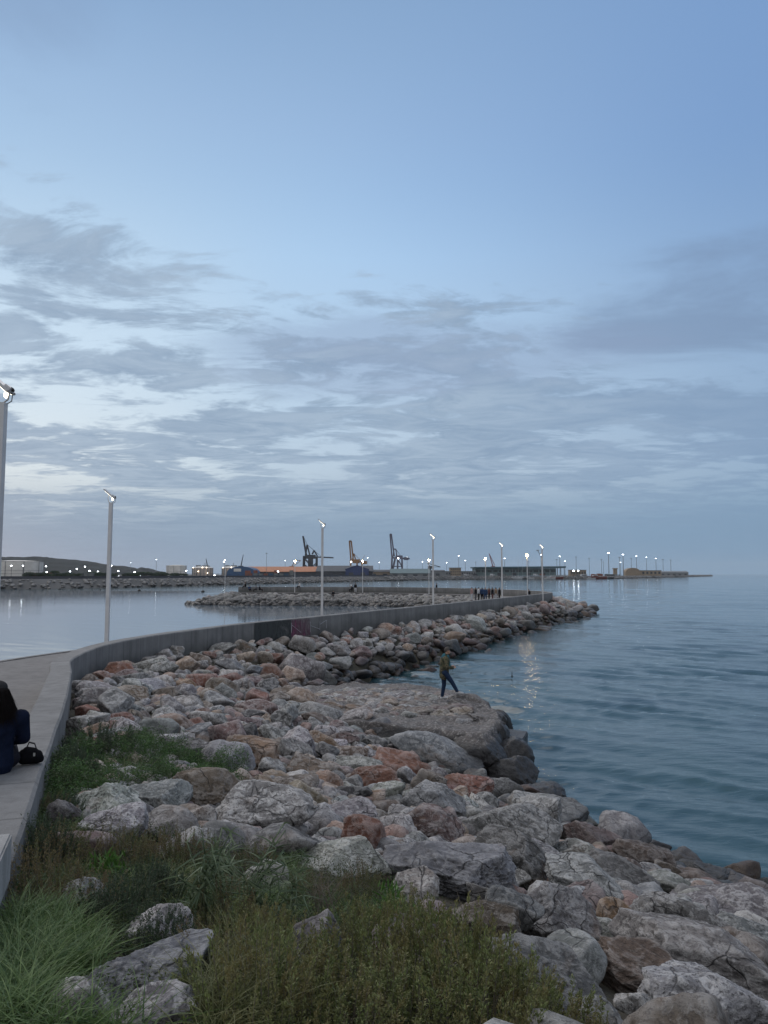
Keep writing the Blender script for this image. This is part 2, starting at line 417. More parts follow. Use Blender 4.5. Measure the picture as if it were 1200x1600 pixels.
'''# foam flecks where the swash meets the stones
VV, FF, o0 = [], [], 0
M_foam = simple('sea_foam', (.55, .60, .62), .6)
for k_ in range(70):
    i = rnd.randrange(0, 6); t = rnd.random(); q = SH[i]*(1-t)+SH[i+1]*t; x = q[0]+abs(rnd.gauss(0, 1))*1.1+.6; y = q[1]+rnd.uniform(-.5, 1.2); r_ = rnd.uniform(.02, .09)
    m_ = 9; a = np.linspace(0, 6.283, m_, endpoint=False); rr = r_*nr.uniform(.4, 1.3, m_)
    VV.append(np.column_stack([x+np.cos(a)*rr*2.2, y+np.sin(a)*rr, np.full(m_, .05)])); VV.append(np.array([[x, y, .075]]))
    FF += [(o0+j, o0+(j+1) % m_, o0+m_) for j in range(m_)]; o0 += m_+1
tag(link('foam', npmesh('foam', np.concatenate(VV), np.array(FF)), M_foam), kind='stuff', label='small white foam flecks by the waterline stones', cat='foam')'''

# ------------------------------------------------------------------ rocks
_ico = {}
def ico(sub):
    if sub not in _ico:
        bm = bmesh.new(); bmesh.ops.create_icosphere(bm, subdivisions=sub, radius=1)
        _ico[sub] = (np.array([v.co[:] for v in bm.verts]), np.array([[v.index for v in f_.verts] for f_ in bm.faces])); bm.free()
    return _ico[sub]
def rock_verts(sub, seed, rough=1., nplanes=None):
    rs = np.random.RandomState(seed); v, Fc = ico(sub)
    k = nplanes or rs.randint(9, 14)
    nn = rs.normal(size=(k, 3)); nn /= np.linalg.norm(nn, axis=1)[:, None]; d = rs.uniform(.50, .80, k)
    dots = v@nn.T; dots = np.where(dots > .08, dots, .08); q = d[None]/dots
    q = np.concatenate([q, np.full((len(v), 1), 1.05)], 1)
    K = 75.; r = -np.log(np.exp(-K*q).sum(1))/K
    off = rs.uniform(0, 50, 3)
    r = r*(1+rough*(.045*fbm(v*1.3+off, 2, seed % 97)+.026*ridge(v*2.6+off, 3, seed % 89)))
    p = v*r[:, None]
    if sub >= 4: p = p+v*(rough*(.022*fbm(v*6+off, 4, 5, .6)-.016*np.abs(fbm(v*3.2+off, 2, 66))))[:, None]
    if sub >= 5: p = p+v*(rough*(-.016*np.abs(fbm(v*16+off, 3, 15, .6)) + .005*fbm(v*40+off, 2, 25)))[:, None]
    if rs.rand() < .5:                              # bedding steps
        ax = rs.normal(size=3); ax /= np.linalg.norm(ax); s = p@ax+.05*fbm(v*2+off, 2, 7)
        p = p*(1+.022*rough*np.sign(np.sin(s*rs.uniform(11, 20)))[:, None]*np.clip(np.abs(np.sin(s*13)), 0, 1)[:, None])
    q = Euler(rs.uniform(0, 6.28, 3)).to_matrix(); p = p@np.array(q).T
    lo, hi = p.min(0), p.max(0); p = (p-(lo+hi)/2)/(hi-lo)
    return p, Fc
CO = {'G': ((.215, .208, .208), .65), 'P': ((.33, .322, .318), 1.), 'R': ((.225, .092, .062), .3), 'O': ((.29, .18, .115), .4),
      'D': ((.085, .082, .088), .35), 'B': ((.185, .195, .210), .45), 'U': ((.165, .10, .10), .4), 'T': ((.31, .235, .175), .6), 'W': ((.145, .105, .082), .35)}
CN = {'G': 'grey', 'P': 'pale speckled', 'R': 'rust red', 'O': 'orange brown', 'D': 'dark grey', 'B': 'blue grey', 'U': 'purplish', 'T': 'tan', 'W': 'brown'}
# px box in the photograph: x0,y0,x1,y1, colour, tilt, label
HEROES = [
 (450,1138,529,1180,'O',5,'rounded orange boulder lying behind the upright olive-grey stone'),
 (440,1145,486,1202,'G',-35,'upright olive-grey stone leaning against the orange boulder'),
 (437,1178,536,1228,'W',5,'broad brown boulder in front of the upright leaning grey stone'),
 (508,1163,574,1195,'T',0,'tan boulder just behind the bright white-blue stone'),
 (522,1177,597,1214,'P',3,'bright white-blue stone between tan boulder and rust red slab'),
 (532,1198,622,1234,'R',-5,'rust red slab in front of the bright white-blue stone'),
 (582,1172,670,1232,'R',12,'rust and pink boulder with a dark red ridge'),
 (605,1148,752,1216,'B',14,'long blue-grey boulder dipping towards the concrete ledge'),
 (662,1198,700,1226,'P',0,None), (680,1200,768,1256,'R',24,'red stone with tan left end beside the long blue-grey boulder'),
 (620,1220,726,1284,'G',5,'big pale grey boulder behind the red slab'),
 (576,1221,632,1260,'P',0,'round white crusted boulder left of the big pale grey one'),
 (523,1224,582,1256,'D',0,None), (432,1216,510,1286,'T',10,'tan and brown boulder behind the spotted white one'),
 (428,1202,490,1232,'P',8,None), (333,1221,486,1322,'P',6,'big white boulder with dark spots behind the stalky green plant'),
 (488,1244,584,1300,'G',8,'grey boulder with a reddish lower left side'),
 (530,1274,614,1350,'R',22,'angular rust red boulder with tan face in the centre foreground'),
 (590,1256,722,1316,'U',3,'long flat purple-red slab bridging a dark hollow'),
 (605,1294,670,1338,'G',8,'small grey stone under the red slab'),
 (598,1308,806,1408,'B',9,'big flat-topped grey boulder with an ochre hollow'),
 (470,1298,610,1378,'P',16,'pale grey boulder behind the dry twigs'),
 (614,1354,680,1428,'P',25,'pale crusted stone beside the bright green leaves'),
 (744,1208,818,1262,'P',22,'pale smooth boulder nearest the dark ledge'),
 (792,1236,916,1304,'G',26,'long grey boulder at the water edge with dark underside'),
 (716,1250,868,1338,'G',16,'massive pitted grey boulder in the middle of the right slope'),
 (733,1300,872,1388,'D',28,'dark sloping slab with a pale upper edge'),
 (684,1284,732,1316,'T',0,'small ochre crumbly stone beside the purple-red slab'),
 (728,1380,788,1420,'D',10,None), (706,1406,814,1476,'W',12,'brown boulder behind dry twigs at the shrub edge'),
 (755,1390,842,1478,'B',8,None), (808,1382,938,1486,'G',14,'grey and purple split boulder right of the brown one'),
 (856,1346,1012,1430,'G',18,'long grey ridge boulder below the dark sloping slab'),
 (800,1318,905,1372,'G',20,None),
 (878,1286,968,1338,'U',16,'pinkish grey boulder at the water edge'),
 (860,1310,925,1352,'P',8,None),
 (960,1316,1048,1368,'W',14,'brown-grey boulder at the waterline right of the pinkish one'),
 (912,1336,1024,1394,'D',22,'smooth dark slab tilting towards the sea'),
 (1022,1344,1068,1380,'W',5,None), (1046,1352,1130,1392,'W',14,None), (1012,1364,1104,1406,'G',3,'low rounded grey boulder behind the big cratered one'),
 (1058,1374,1236,1452,'G',12,'big smooth grey boulder on the right edge by the water'),
 (992,1392,1140,1478,'G',12,'big cratered grey boulder on the right slope'),
 (928,1402,992,1474,'O',5,'upright ochre stained stone between grey boulders'),
 (958,1450,1262,1562,'G',11,'huge long grey boulder across the lower right'),
 (922,1464,1056,1546,'W',14,'red-brown boulder wedged under the huge grey one'),
 (1122,1432,1250,1500,'G',8,'grey boulder with a brown patch at the right edge'),
 (1008,1508,1260,1640,'P',6,'cracked white-grey boulder in the bottom right corner'),
 (738,1476,972,1584,'D',14,'large dark slab above the bottom shrub'),
 (962,1544,1018,1584,'P',10,None), (890,1556,960,1620,'G',10,None),
 (110,1224,214,1296,'P',5,'pitted pale boulder left of the blue-grey one'), (124,1256,228,1326,'P',4,'pale cracked boulder beneath the pitted one'),
 (188,1220,300,1290,'B',6,'peaked blue-grey boulder in front of the green patch'),
 (260,1196,388,1284,'W',8,'brown flat-topped boulder with dark front by the green patch'),
 (294,1254,336,1304,'P',10,None), (196,1416,300,1488,'P',0,'white stone half buried in the low shrubs'),
 (128,1478,336,1566,'B',3,'flat grey slab among the grass'), (56,1528,170,1630,'P',-6,'white boulder at the bottom left in the grass'),
 (160,1540,306,1640,'P',4,'white boulder at the bottom beside a dry grass tuft'),
 (94,1372,164,1434,'G',-20,None), (74,1246,124,1298,'D',0,None), (450,1428,540,1520,'D',0,'dark pointed stone rising from the shrubs'),
 (380,1340,450,1400,'G',5,None), (250,1290,330,1350,'G',5,None),
 (98,1114,166,1152,'P',0,'cream boulder behind the dark bush'), (169,1120,222,1162,'P',5,None), (232,1112,315,1156,'T',4,'rounded tan boulder beside the cream one'),
 (284,1126,338,1166,'B',6,None), (180,1091,226,1124,'B',0,None), (196,1059,270,1090,'B',3,'long smooth blue-grey boulder'),
 (274,1060,308,1086,'O',15,'small square orange stone'), (157,1112,207,1138,'R',-6,None), (118,1100,155,1126,'R',5,None), (238,1102,268,1124,'B',0,None),
 (220,1145,290,1172,'P',4,None), (265,1155,334,1190,'D',2,None), (103,1061,147,1088,'P',0,None), (118,1074,158,1108,'P',5,None),
 (207,1026,265,1055,'P',-5,None), (238,1071,280,1100,'W',4,None), (255,1085,317,1116,'P',8,None), (319,1064,369,1106,'B',-4,'faceted blue-grey block high on the left slope'),
 (304,1073,347,1107,'T',18,None), (335,1028,381,1054,'B',22,'flat pale blade-shaped stone'), (362,1091,434,1124,'U',3,'purple stone with a layered top'),
 (362,1109,414,1126,'D',0,None), (348,1118,410,1146,'U',5,None), (406,1114,432,1140,'T',0,None), (398,1130,432,1150,'B',0,None),
 (442,1074,500,1114,'T',8,None), (460,1095,537,1132,'G',5,'rounded grey boulder with a yellow lichen spot'), (346,1150,438,1212,'O',10,'big pinkish orange boulder right of the green patch'),
 (396,1152,458,1182,'W',0,None), (423,1110,457,1152,'G',0,None), (390,1035,444,1062,'R',0,None), (435,1020,507,1074,'G',12,'big rugged grey boulder above the cove'),
 (476,1045,526,1072,'P',10,None), (343,1131,402,1170,'D',-12,None), (575,1120,615,1160,'B',-20,None), (505,1140,560,1172,'U',5,None),
 (640,1130,700,1175,'G',0,None), (700,1120,760,1180,'G',15,'smooth brownish boulder at the back of the ledge'), (690,1165,740,1200,'P',0,None),
]
rock_items = []          # dicts: loc, dims, rot, colour key, label, hero
for hx, (x0, y0, x1, y1, ck, tilt, lab) in enumerate(HEROES):
    cx, cy = (x0+x1)/2, (y0+y1)/2; w, h = x1-x0, y1-y0
    X, Y, Z = hit(cx, y0+.72*h)
    dist = math.sqrt(X*X+Y*Y+(EYE-Z)**2); dep = Y
    wm = w/F*dep*1.04; hm = h/F*dep
    sy = wm*rnd.uniform(.62, .8); el = math.atan2(EYE-Z, Y)
    sz = max(.42*wm, (hm-.35*sy*math.sin(el))*1.12)
    d = ray(cx, cy); t = (Y+.12*sy)/d[1]
    rock_items.append(dict(loc=(d[0]*t, d[1]*t, EYE+d[2]*t-.06*sz), dims=(wm, sy, sz), rot=(rnd.uniform(-.1, .1), R(tilt)*.8, -math.atan2(X, Y)+rnd.uniform(-.15, .15)),
                           ck=ck, label=lab, hero=True, px=(cx, cy), seed=100+hx))
HP = np.array([[r['loc'][0], r['loc'][1]] for r in rock_items]); HR = np.array([r['dims'][0]/2 for r in rock_items])
LANDP = [tuple(p) for p in SHORE]
def try_points(n, ylo, yhi, spacing_f, exist, er, kcol=None):
    out = []; cell = {}
    def key(x, y): return int(x//1.5), int(y//1.5)
    for (x, y), r_ in zip(exist, er): cell.setdefault(key(x, y), []).append((x, y, r_))
    X = nr.uniform(-10, 31, n); Y = ylo+(yhi-ylo)*nr.uniform(0, 1, n)**1.0
    P = np.stack([X, Y], 1); ok = inside(P, LAND) | (seg_dist(P, SH) < .9)
    ok &= ~inside(P, wallpoly) & ~inside(P, PLAT)
    dw = seg_dist(P, WLs)
    sz = spacing_f(nr.uniform(0, 1, n), Y); ok &= dw > sz*.42
    for x, y, s, o_ in zip(X, Y, sz, ok):
        if not o_: continue
        kx, ky = key(x, y); bad = False
        for i in (-1, 0, 1):
            for j in (-1, 0, 1):
                for (a, b_, r_) in cell.get((kx+i, ky+j), ()):
                    if (a-x)**2+(b_-y)**2 < ((s/2+r_)*.85)**2: bad = True; break
                if bad: break
            if bad: break
        if bad: continue
        cell.setdefault((kx, ky), []).append((x, y, s/2)); out.append((x, y, s))
    return out
veg = [inside(np.array([[0, 0]]), [(0, 0), (1, 0), (1, 1)])]
def pick(y):
    r_ = rnd.random()
    return 'G' if r_ < .25 else 'P' if r_ < .42 else 'B' if r_ < .52 else 'D' if r_ < .62 else 'U' if r_ < .70 else 'R' if r_ < .79 else 'O' if r_ < .87 else 'T' if r_ < .93 else 'W'
big = try_points(26000, 12.5, 118, lambda u, Y: (.55+.95*u**1.6)*np.interp(Y, [10, 20, 35, 60, 118], [.78, .70, .9, 1.15, 1.5]), HP, HR*.95)
for (x, y, s) in big:
    z = t1(x, y); sx = s*rnd.uniform(.95, 1.25); sz = s*rnd.uniform(.5, .75)
    ck = pick(y)
    rock_items.append(dict(loc=(x, y, z+rnd.uniform(.10,.26)*s), dims=(sx, s*rnd.uniform(.8, 1), sz), rot=(rnd.uniform(-.35, .35), rnd.uniform(-.35, .35), rnd.uniform(0, 6.28)), ck=ck, label=None, hero=False, px=proj(x, y, z+.2*s), seed=0))
near = try_points(2500, 3.0, 13, lambda u, Y: .4+.5*u, HP, HR*.9)
for (x, y, s) in near:
    px, py = proj(x, y, t1(x, y))
    if px < 640 and py > 1330: continue
    if px < 400 and 1150 < py < 1240: continue
    z = t1(x, y)
    rock_items.append(dict(loc=(x, y, z-.02), dims=(s*1.2, s, s*.7), rot=(rnd.uniform(-.3, .3), rnd.uniform(-.3, .3), rnd.uniform(0, 6.28)), ck=rnd.choice('GGDDPWU'), label=None, hero=False, px=(px, py), seed=0))
# small filler stones
allP = np.array([[r['loc'][0], r['loc'][1]] for r in rock_items])
fill = []
X = nr.uniform(-10, 30, 15000); Y = 8+104*nr.uniform(0, 1, 15000)**1.5; P = np.stack([X, Y], 1)
ok = (inside(P, LAND)) & ~inside(P, wallpoly) & ~inside(P, PLAT) & (seg_dist(P, WLs) > .3)
zz = terrain(X, Y)
for x, y, z, o_ in zip(X, Y, zz, ok):
    if o_ and len(fill) < 3000: fill.append((x, y, z, rnd.uniform(.22, .5)*(1+y/120)))
# rubble lying on the ledge
Xp = nr.uniform(-3.4, 3.6, 2200); Yp = nr.uniform(18.5, 28, 2200); ok = inside(np.stack([Xp, Yp], 1), PLAT); zp = terrain(Xp, Yp)
ledge = []
for x, y, z, o_ in zip(Xp, Yp, zp, ok):
    if not o_ : continue
    if x > 1.2 and rnd.random() < (x-.2)*.28: continue
    ledge.append((x, y, z, rnd.choice([.12, .18, .25, .3, .4, .55, .7])*rnd.uniform(.7, 1.1)))
ledge = ledge[:900]
# inner slope of the far arm
far = []
iF = [i for i in range(len(WL)) if WL[i, 1] > 112 or (WL[i, 1] > 100 and WL[i, 0] > 19)]
for k_ in range(1500):
    i = rnd.choice(iF); u = rnd.random(); s = rnd.uniform(.7, 1.4)
    p = WL[i, :2]+NL[i]*(W_IN[i]+.3+u*3.9)
    far.append((p[0]+rnd.uniform(-.5, .5), p[1], 1.75-u*2.0, s))
for k_ in range(420):          # round the head of the far arm
    a = rnd.uniform(0, 6.28); rr = rnd.random()**.6*6.5; p = np.array([-28.0, 137.5])+np.array([math.cos(a)*rr*1.25, math.sin(a)*rr*.8])
    far.append((p[0], p[1], 2.0*(1-rr/6.5)-.1, rnd.uniform(.8, 1.6)))
for k_ in range(500):          # outer toe on the far arm
    i = rnd.choice([j for j in iF if WL[j, 1] > 120]); u = rnd.random(); p = WL[i, :2]-NL[i]*(.6+u*6); far.append((p[0], p[1], 1.6-u*2, rnd.uniform(.8, 1.6)))
# choose the 300 that show largest
def area(r_):
    x, y, z = r_['loc']; px, py = proj(x, y, z)
    if not (-30 < px < 1230 and py < 1640): return 0
    return r_['dims'][0]*r_['dims'][2]/(y*y)
rock_items.sort(key=lambda r_: -area(r_)-(1000 if r_['hero'] else 0))
single, rest = rock_items[:298], rock_items[298:]
protos = []
for k_ in range(20):
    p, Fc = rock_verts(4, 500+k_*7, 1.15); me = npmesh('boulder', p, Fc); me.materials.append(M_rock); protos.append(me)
def jit(c, s=.18): 
    g = 1+rnd.uniform(-s, s); return tuple(max(.01, x*g*(1+rnd.uniform(-.06, .06))) for x in c)
def zone(px, py, y):
    if py < 1000 and px > 600: return 'on the outer slope of the pier'
    if px > 640 and py < 1010: return 'on the outer slope of the pier'
    if py < 1075 and px > 430: return 'on the slope above the cove'
    if py < 1075 and px < 180: return 'below the bend of the wall'
    if py < 1075: return 'below the sea wall'
    if px > 800: return 'on the right slope by the water'
    if py < 1150: return 'in the middle of the left slope'
    return 'in the foreground slope'
used_labels = set(); SHP = ['angular', 'blocky', 'rounded', 'wedge-shaped', 'flat']
for k_, r_ in enumerate(single):
    if r_['hero']:
        y = r_['loc'][1]; sub = 6 if (r_['dims'][0]/y > .09 and y < 14) else 5 if y < 20 else 4
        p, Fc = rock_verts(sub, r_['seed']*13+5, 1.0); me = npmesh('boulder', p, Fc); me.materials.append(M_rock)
    else: me = protos[rnd.randrange(len(protos))]
    o = bpy.data.objects.new('boulder', me); C.objects.link(o)
    o.location = r_['loc']; o.scale = r_['dims']; o.rotation_euler = r_['rot']
    c, sp = CO[r_['ck']]; o.color = (*jit(c), min(1, max(0, sp+rnd.uniform(-.2, .2))))
    px, py = proj(*r_['loc'])
    lab = r_['label'] or None
    if not lab:
        form = 'flat' if r_['dims'][2] < .55*r_['dims'][0] else 'blocky'
        lab = f"{CN[r_['ck']]} {form} boulder {px/12:.0f}% across, {py/16:.0f}% down, {zone(px, py, r_['loc'][1])}"
        if lab in used_labels: lab = lab.replace(f'{px/12:.0f}%', f'{px/12:.1f}%')
        if lab in used_labels: lab = lab.replace(f'{py/16:.0f}% down', f'{py/16:.1f}% down')
    used_labels.add(lab)
    tag(o, lab, 'boulder', 'boulders of the rock armour slope')
# everything else in one mesh
base_v = [rock_verts(2, 900+k_*3, 1.2) for k_ in range(14)]
base3 = [rock_verts(3, 700+k_*3, 1.2) for k_ in range(14)]
def merge_rocks(name, items, mat_):
    VV, FF, CC = [], [], []; o0 = 0
    for (x, y, z, dims, rot, c) in items:
        big_ = dims[0]/max(y, 1) > .012
        p, Fc = (base3 if big_ else base_v)[rnd.randrange(14)]
        Mx = np.array(Euler(rot).to_matrix()); q = (p*np.array(dims))@Mx.T+np.array([x, y, z])
        VV.append(q); FF.append(Fc+o0); CC.append(np.tile(np.array(c), (len(p), 1))); o0 += len(p)
    me = npmesh(name, np.concatenate(VV), np.concatenate(FF))
    a = me.color_attributes.new('col', 'FLOAT_COLOR', 'POINT'); a.data.foreach_set('color', np.concatenate(CC).astype(np.float32).ravel())
    return link(name, me, mat_)
its = []
def rot3(a=.4): return (rnd.uniform(-a, a), rnd.uniform(-a, a), rnd.uniform(0, 6.28))
for r_ in rest:
    c, sp = CO[r_['ck']]; its.append((*r_['loc'], r_['dims'], r_['rot'], (*jit(c), sp)))
for (x, y, z, s) in fill:
    c, sp = CO[pick(y)]; its.append((x, y, z-.04, (s*1.2, s, s*.75), rot3(), (*jit(c), sp)))
for (x, y, z, s) in ledge:
    c, sp = CO[rnd.choice('GGWWTPDU')]; its.append((x, y, z+.02, (s*1.2, s, s*.45), rot3(.15), (*jit([q*.8 for q in c]), sp)))
for (x, y, z, s) in far:
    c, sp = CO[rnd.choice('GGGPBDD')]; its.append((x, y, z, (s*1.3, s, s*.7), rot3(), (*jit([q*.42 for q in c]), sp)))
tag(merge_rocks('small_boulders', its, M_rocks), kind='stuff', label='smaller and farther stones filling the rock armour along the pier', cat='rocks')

# ledge: a block of rubble concrete with a dark undercut sea face
def ledge_mesh():
    poly = [(3.35, 25.2), (2.4, 27.2), (0, 28.6), (-2.3, 28.4), (-3.3, 25), (-2.2, 22.0), (0, 20.9), (1.6, 20.2), (2.6, 19.7), (3.15, 20.8), (3.45, 22.8)]
    L = catmull([(*p, 0) for p in poly+[poly[0]]], .12)[:-1, :2]; cen = L.mean(0); nL = len(L)
    V, Fc = [], []
    prof = [(1.0, -1.2, .30)]+[(1.0, z_, .16-.10*z_+.07*math.sin(z_*7)) for z_ in np.arange(-.6, 1.2, .12)]+[(1.0, 1.25, .0), (.985, 1.33, -.02), (.96, 1.36, 0)]+[(q_, 1.33, 0) for q_ in np.arange(.93, .02, -.035)]
    for j, (s, z, ex) in enumerate(prof):
        for p in L:
            d = (p-cen)/np.linalg.norm(p-cen); q = cen+(p-cen)*s+d*ex; V.append((q[0], q[1], z))
    V = np.array(V)
    nz = fbm(V*1.6, 6, 31, .6); nz2 = ridge(V*1.3, 4, 44)
    side = V[:, 2] < 1.3; nz2 = nz2+.5*np.round(2.5*fbm(V*[1.1, 1.1, 2.2], 2, 77))/2.5
    d = V[:, :2]-cen; d /= np.linalg.norm(d, axis=1)[:, None]+1e-6
    V[:, :2] += d*(np.where(side, .12*nz+.17*nz2-.12, .05*nz))[:, None]; V[:, 2] += np.where(side, .06, .055)*nz+np.where(side, 0, .035)*ridge(V*1.1, 4, 12)-.03
    for j in range(len(prof)-1):
        for i in range(nL): Fc.append((j*nL+i, j*nL+(i+1) % nL, (j+1)*nL+(i+1) % nL, (j+1)*nL+i))
    return npmesh('rock_ledge', V, np.array(Fc))
o = link('rock_ledge', ledge_mesh(), None)
lm, nt, b = mat('ledge_rubble'); n = N(nt); pos = n.new('ShaderNodeNewGeometry').outputs['Position']
z = n.new('ShaderNodeSeparateXYZ', {0: pos}).outputs[2]
f1 = n.noise(pos, 3, 8, .65, .5); f2 = n.noise(pos, 14, 6, .65)
c = n.mix(n.mr(f1, .35, .65), (.050, .047, .048), (.135, .12, .115)); c = n.mix(n.mr(f2, .52, .62), c, (.24, .23, .22))
wet = n.mr(n.math('ADD', z, n.math('MULTIPLY', n.math('SUBTRACT', n.noise(pos, .9, 3), .5), .6)), 1.12, 1.30, 1., 0.)
c = n.mix(n.math('MULTIPLY', wet, .92), c, (.016, .016, .018)); nt.links.new(c, b.inputs['Base Color'])
nt.links.new(n.mr(wet, 0, 1, .9, .42), b.inputs['Roughness'])
nt.links.new(n.bump(n.math('ADD', f1, n.math('MULTIPLY', f2, .4)), .9, .12), b.inputs['Normal'])
o.data.materials.append(lm)
tag(o, 'flat rubble-topped ledge with dark wet sea face under the standing fisherman', 'rock ledge')
mb = MB(); mb.box((0, 0, 0), (.95, .9, 1.1), bev=.03)
o = mb.build('sea_block', lm, loc=(3.62, 22.0, .35)); o.rotation_euler = (R(3), R(4), R(-20))
tag(o, 'dark square block jutting from the ledge at the waterline', 'concrete block')

for i_, (x, y, z, sx, sy, sz, lb) in enumerate([(3.5, 24.2, .55, 1.3, 1.5, 1.3, 'dark wet stone under the seaward corner of the ledge'), (3.45, 20.7, .5, 1.2, 1.3, 1.2, 'dark wet stone on the near side of the square block'), (3.3, 19.5, .35, 1.3, 1.2, 1.1, 'dark low stone at the waterline before the square block'),
        (3.75, 23.0, .15, .8, 1.0, .7, 'small dark stone awash beyond the square block'), (2.5, 19.7, .85, 1.5, 1.2, 1.1, 'dark angular stone before the ledge front'), (1.2, 20.2, 1.0, 1.3, 1.0, .8, 'dark flat stone at the front edge of the ledge'), (3.0, 22.2, 1.15, 1.1, 1.5, .42, 'cracked dark slab on the seaward rim of the ledge'), (2.7, 24.2, 1.28, 1.3, 1.1, .35, 'flat brownish slab on top of the ledge behind the rim'),
        (3.7, 18.2, .15, 1.2, 1.0, .9, 'dark stone at the waterline nearest the pale smooth boulder')]):
    p, Fc = rock_verts(5, 8800+i_*11, 1.1, 8); me = npmesh('boulder', p, Fc); me.materials.append(lm); o = bpy.data.objects.new('ledge_stone', me); C.objects.link(o)
    o.location = (x, y, z); o.scale = (sx, sy, sz); o.rotation_euler = (rnd.uniform(-.15, .15), R(12), rnd.uniform(-.5, .5)); tag(o, lb, 'stone', 'dark stones around the ledge')

# ------------------------------------------------------------------ plants
def leaf_mat(name, c1, c2, c3=None):
    m, nt, b = mat(name); n = N(nt)
    rp = n.new('ShaderNodeNewGeometry').outputs['Random Per Island']
    pos = n.new('ShaderNodeNewGeometry').outputs['Position']
    c = n.mix(rp, c1, c2)
    if c3: c = n.mix(n.mr(n.noise(pos, 5, 3), .45, .62), c, c3)
    nt.links.new(c, b.inputs['Base Color']); b.inputs['Roughness'].default_value = .65
    tr = n.new('ShaderNodeBsdfTranslucent', {'Color': c}); mx = n.new('ShaderNodeMixShader', {0: .25, 1: b.outputs[0], 2: tr.outputs[0]})
    nt.links.new(mx.outputs[0], nt.nodes['Material Output'].inputs[0]); return m
M_olive = leaf_mat('olive_leaf', (.062, .080, .026), (.18, .21, .072), (.15, .13, .05))
M_brownleaf = leaf_mat('brown_leaf', (.09, .068, .034), (.17, .135, .06), (.09, .11, .04))
M_mat = leaf_mat('undergrowth_leaf', (.025, .038, .014), (.08, .10, .03), (.04, .065, .02))
M_green = leaf_mat('low_green_leaf', (.025, .065, .018), (.085, .165, .045), (.04, .06, .022))
M_dark = leaf_mat('dark_bush_leaf', (.020, .038, .020), (.055, .085, .045))
M_grass = leaf_mat('grass_blade', (.042, .090, .028), (.13, .195, .065))
M_dry = leaf_mat('dry_grass_blade', (.070, .085, .028), (.19, .19, .085))
M_bright = leaf_mat('bright_leaf', (.038, .095, .016), (.08, .17, .028))
M_stalk = leaf_mat('grey_green_stalk', (.055, .085, .045), (.12, .16, .085))
M_twig = simple('dry_twig', (.15, .13, .11), .9)
def unit(a): return a/(np.linalg.norm(a, axis=-1, keepdims=True)+1e-9)
def leaves(P, D, L, Wd, rs, bend=.25):
    """diamond leaves at P pointing along D"""
    n_ = len(P); up = unit(rs.normal(size=(n_, 3))); S = unit(np.cross(D, up)); Nn = np.cross(S, D)
    L = np.broadcast_to(L, (n_,))[:, None]; Wd = np.broadcast_to(Wd, (n_,))[:, None]
    V = np.stack([P, P+D*L*.5+S*Wd*.5+Nn*L*.08, P+D*L-Nn*L*bend, P+D*L*.5-S*Wd*.5+Nn*L*.08], 1).reshape(-1, 3)
    i = np.arange(n_)*4; return V, np.stack([i, i+1, i+2, i+3], 1)
def blades(P, D, L, Wd, rs, droop=.5, seg=4):
    n_ = len(P); S = unit(np.cross(D, unit(rs.normal(size=(n_, 3))))); L = np.broadcast_to(L, (n_,)); hd = unit(D*[1, 1, 0]+rs.normal(size=(n_, 3))*[.3, .3, 0]+1e-6)
    V = []
    for k_ in range(seg+1):
        t = k_/seg; c = P+D*(L*t)[:, None]+(hd*.6-np.array([0, 0, .55]))*(L*droop*t*t)[:, None]
        w = Wd*(1-t**1.6)+.0006; V += [c-S*(w/2)[:, None] if hasattr(w, 'shape') else c-S*w/2, c+S*(w/2)[:, None] if hasattr(w, 'shape') else c+S*w/2]
    V = np.stack(V, 1).reshape(-1, 3); k2 = 2*(seg+1); i = np.arange(n_)*k2
    Fc = np.concatenate([np.stack([i+2*j, i+2*j+1, i+2*j+3, i+2*j+2], 1) for j in range(seg)])
    return V, Fc
def cat(parts):
    VV, FF, o0 = [], [], 0
    for V, Fc in parts: VV.append(V); FF.append(Fc+o0); o0 += len(V)
    return np.concatenate(VV), np.concatenate(FF)
def shrub_geo(seed, rad, h, nst, nlf, leafL, leafW, lean=.35):
    rs = np.random.RandomState(seed); P, D, Ls = [], [], []; stems = []
    for k_ in range(nst):
        a = rs.uniform(0, 6.28); r_ = rad*math.sqrt(rs.uniform(0, 1)); b0 = np.array([math.cos(a)*r_, math.sin(a)*r_, 0])
        hh = h*(1-.55*(r_/rad)**2)*rs.uniform(.65, 1.12); d = unit(np.array([math.cos(a)*lean*r_/rad, math.sin(a)*lean*r_/rad, 1])+rs.normal(size=3)*.13)
        t = rs.uniform(.25, 1, nlf)**.75; c = b0+d*(hh*t)[:, None]+rs.normal(size=(nlf, 3))*.003
        rad_ = unit(rs.normal(size=(nlf, 3))*[1, 1, .15]); c = c+rad_*.004; dd = unit(rad_*(1.25-.8*t)[:, None]+d*(.45+.6*t)[:, None]); P.append(c); D.append(dd); Ls.append(leafL*rs.uniform(.6, 1.2, nlf)*(1.15-.4*t))
        stems.append((b0-[0, 0, .05], b0+d*hh*.93))
    P = np.concatenate(P); D = np.concatenate(D); Ls = np.concatenate(Ls)
    V, Fc = leaves(P, D, Ls, Ls*leafW, rs)
    sv = []; sf = []
    for k_, (a, b_) in enumerate(stems):
        s = unit(np.cross(b_-a, [0, 1, .2])); s2 = unit(np.cross(b_-a, s)); w = .0028
        o0 = len(sv)
        for q in (s, -.5*s+.87*s2, -.5*s-.87*s2): sv += [a+q*w, b_+q*w*.4]
        for j in range(3): sf.append((o0+2*j, o0+2*((j+1) % 3), o0+2*((j+1) % 3)+1, o0+2*j+1))
    return V, Fc, np.array(sv), np.array(sf)
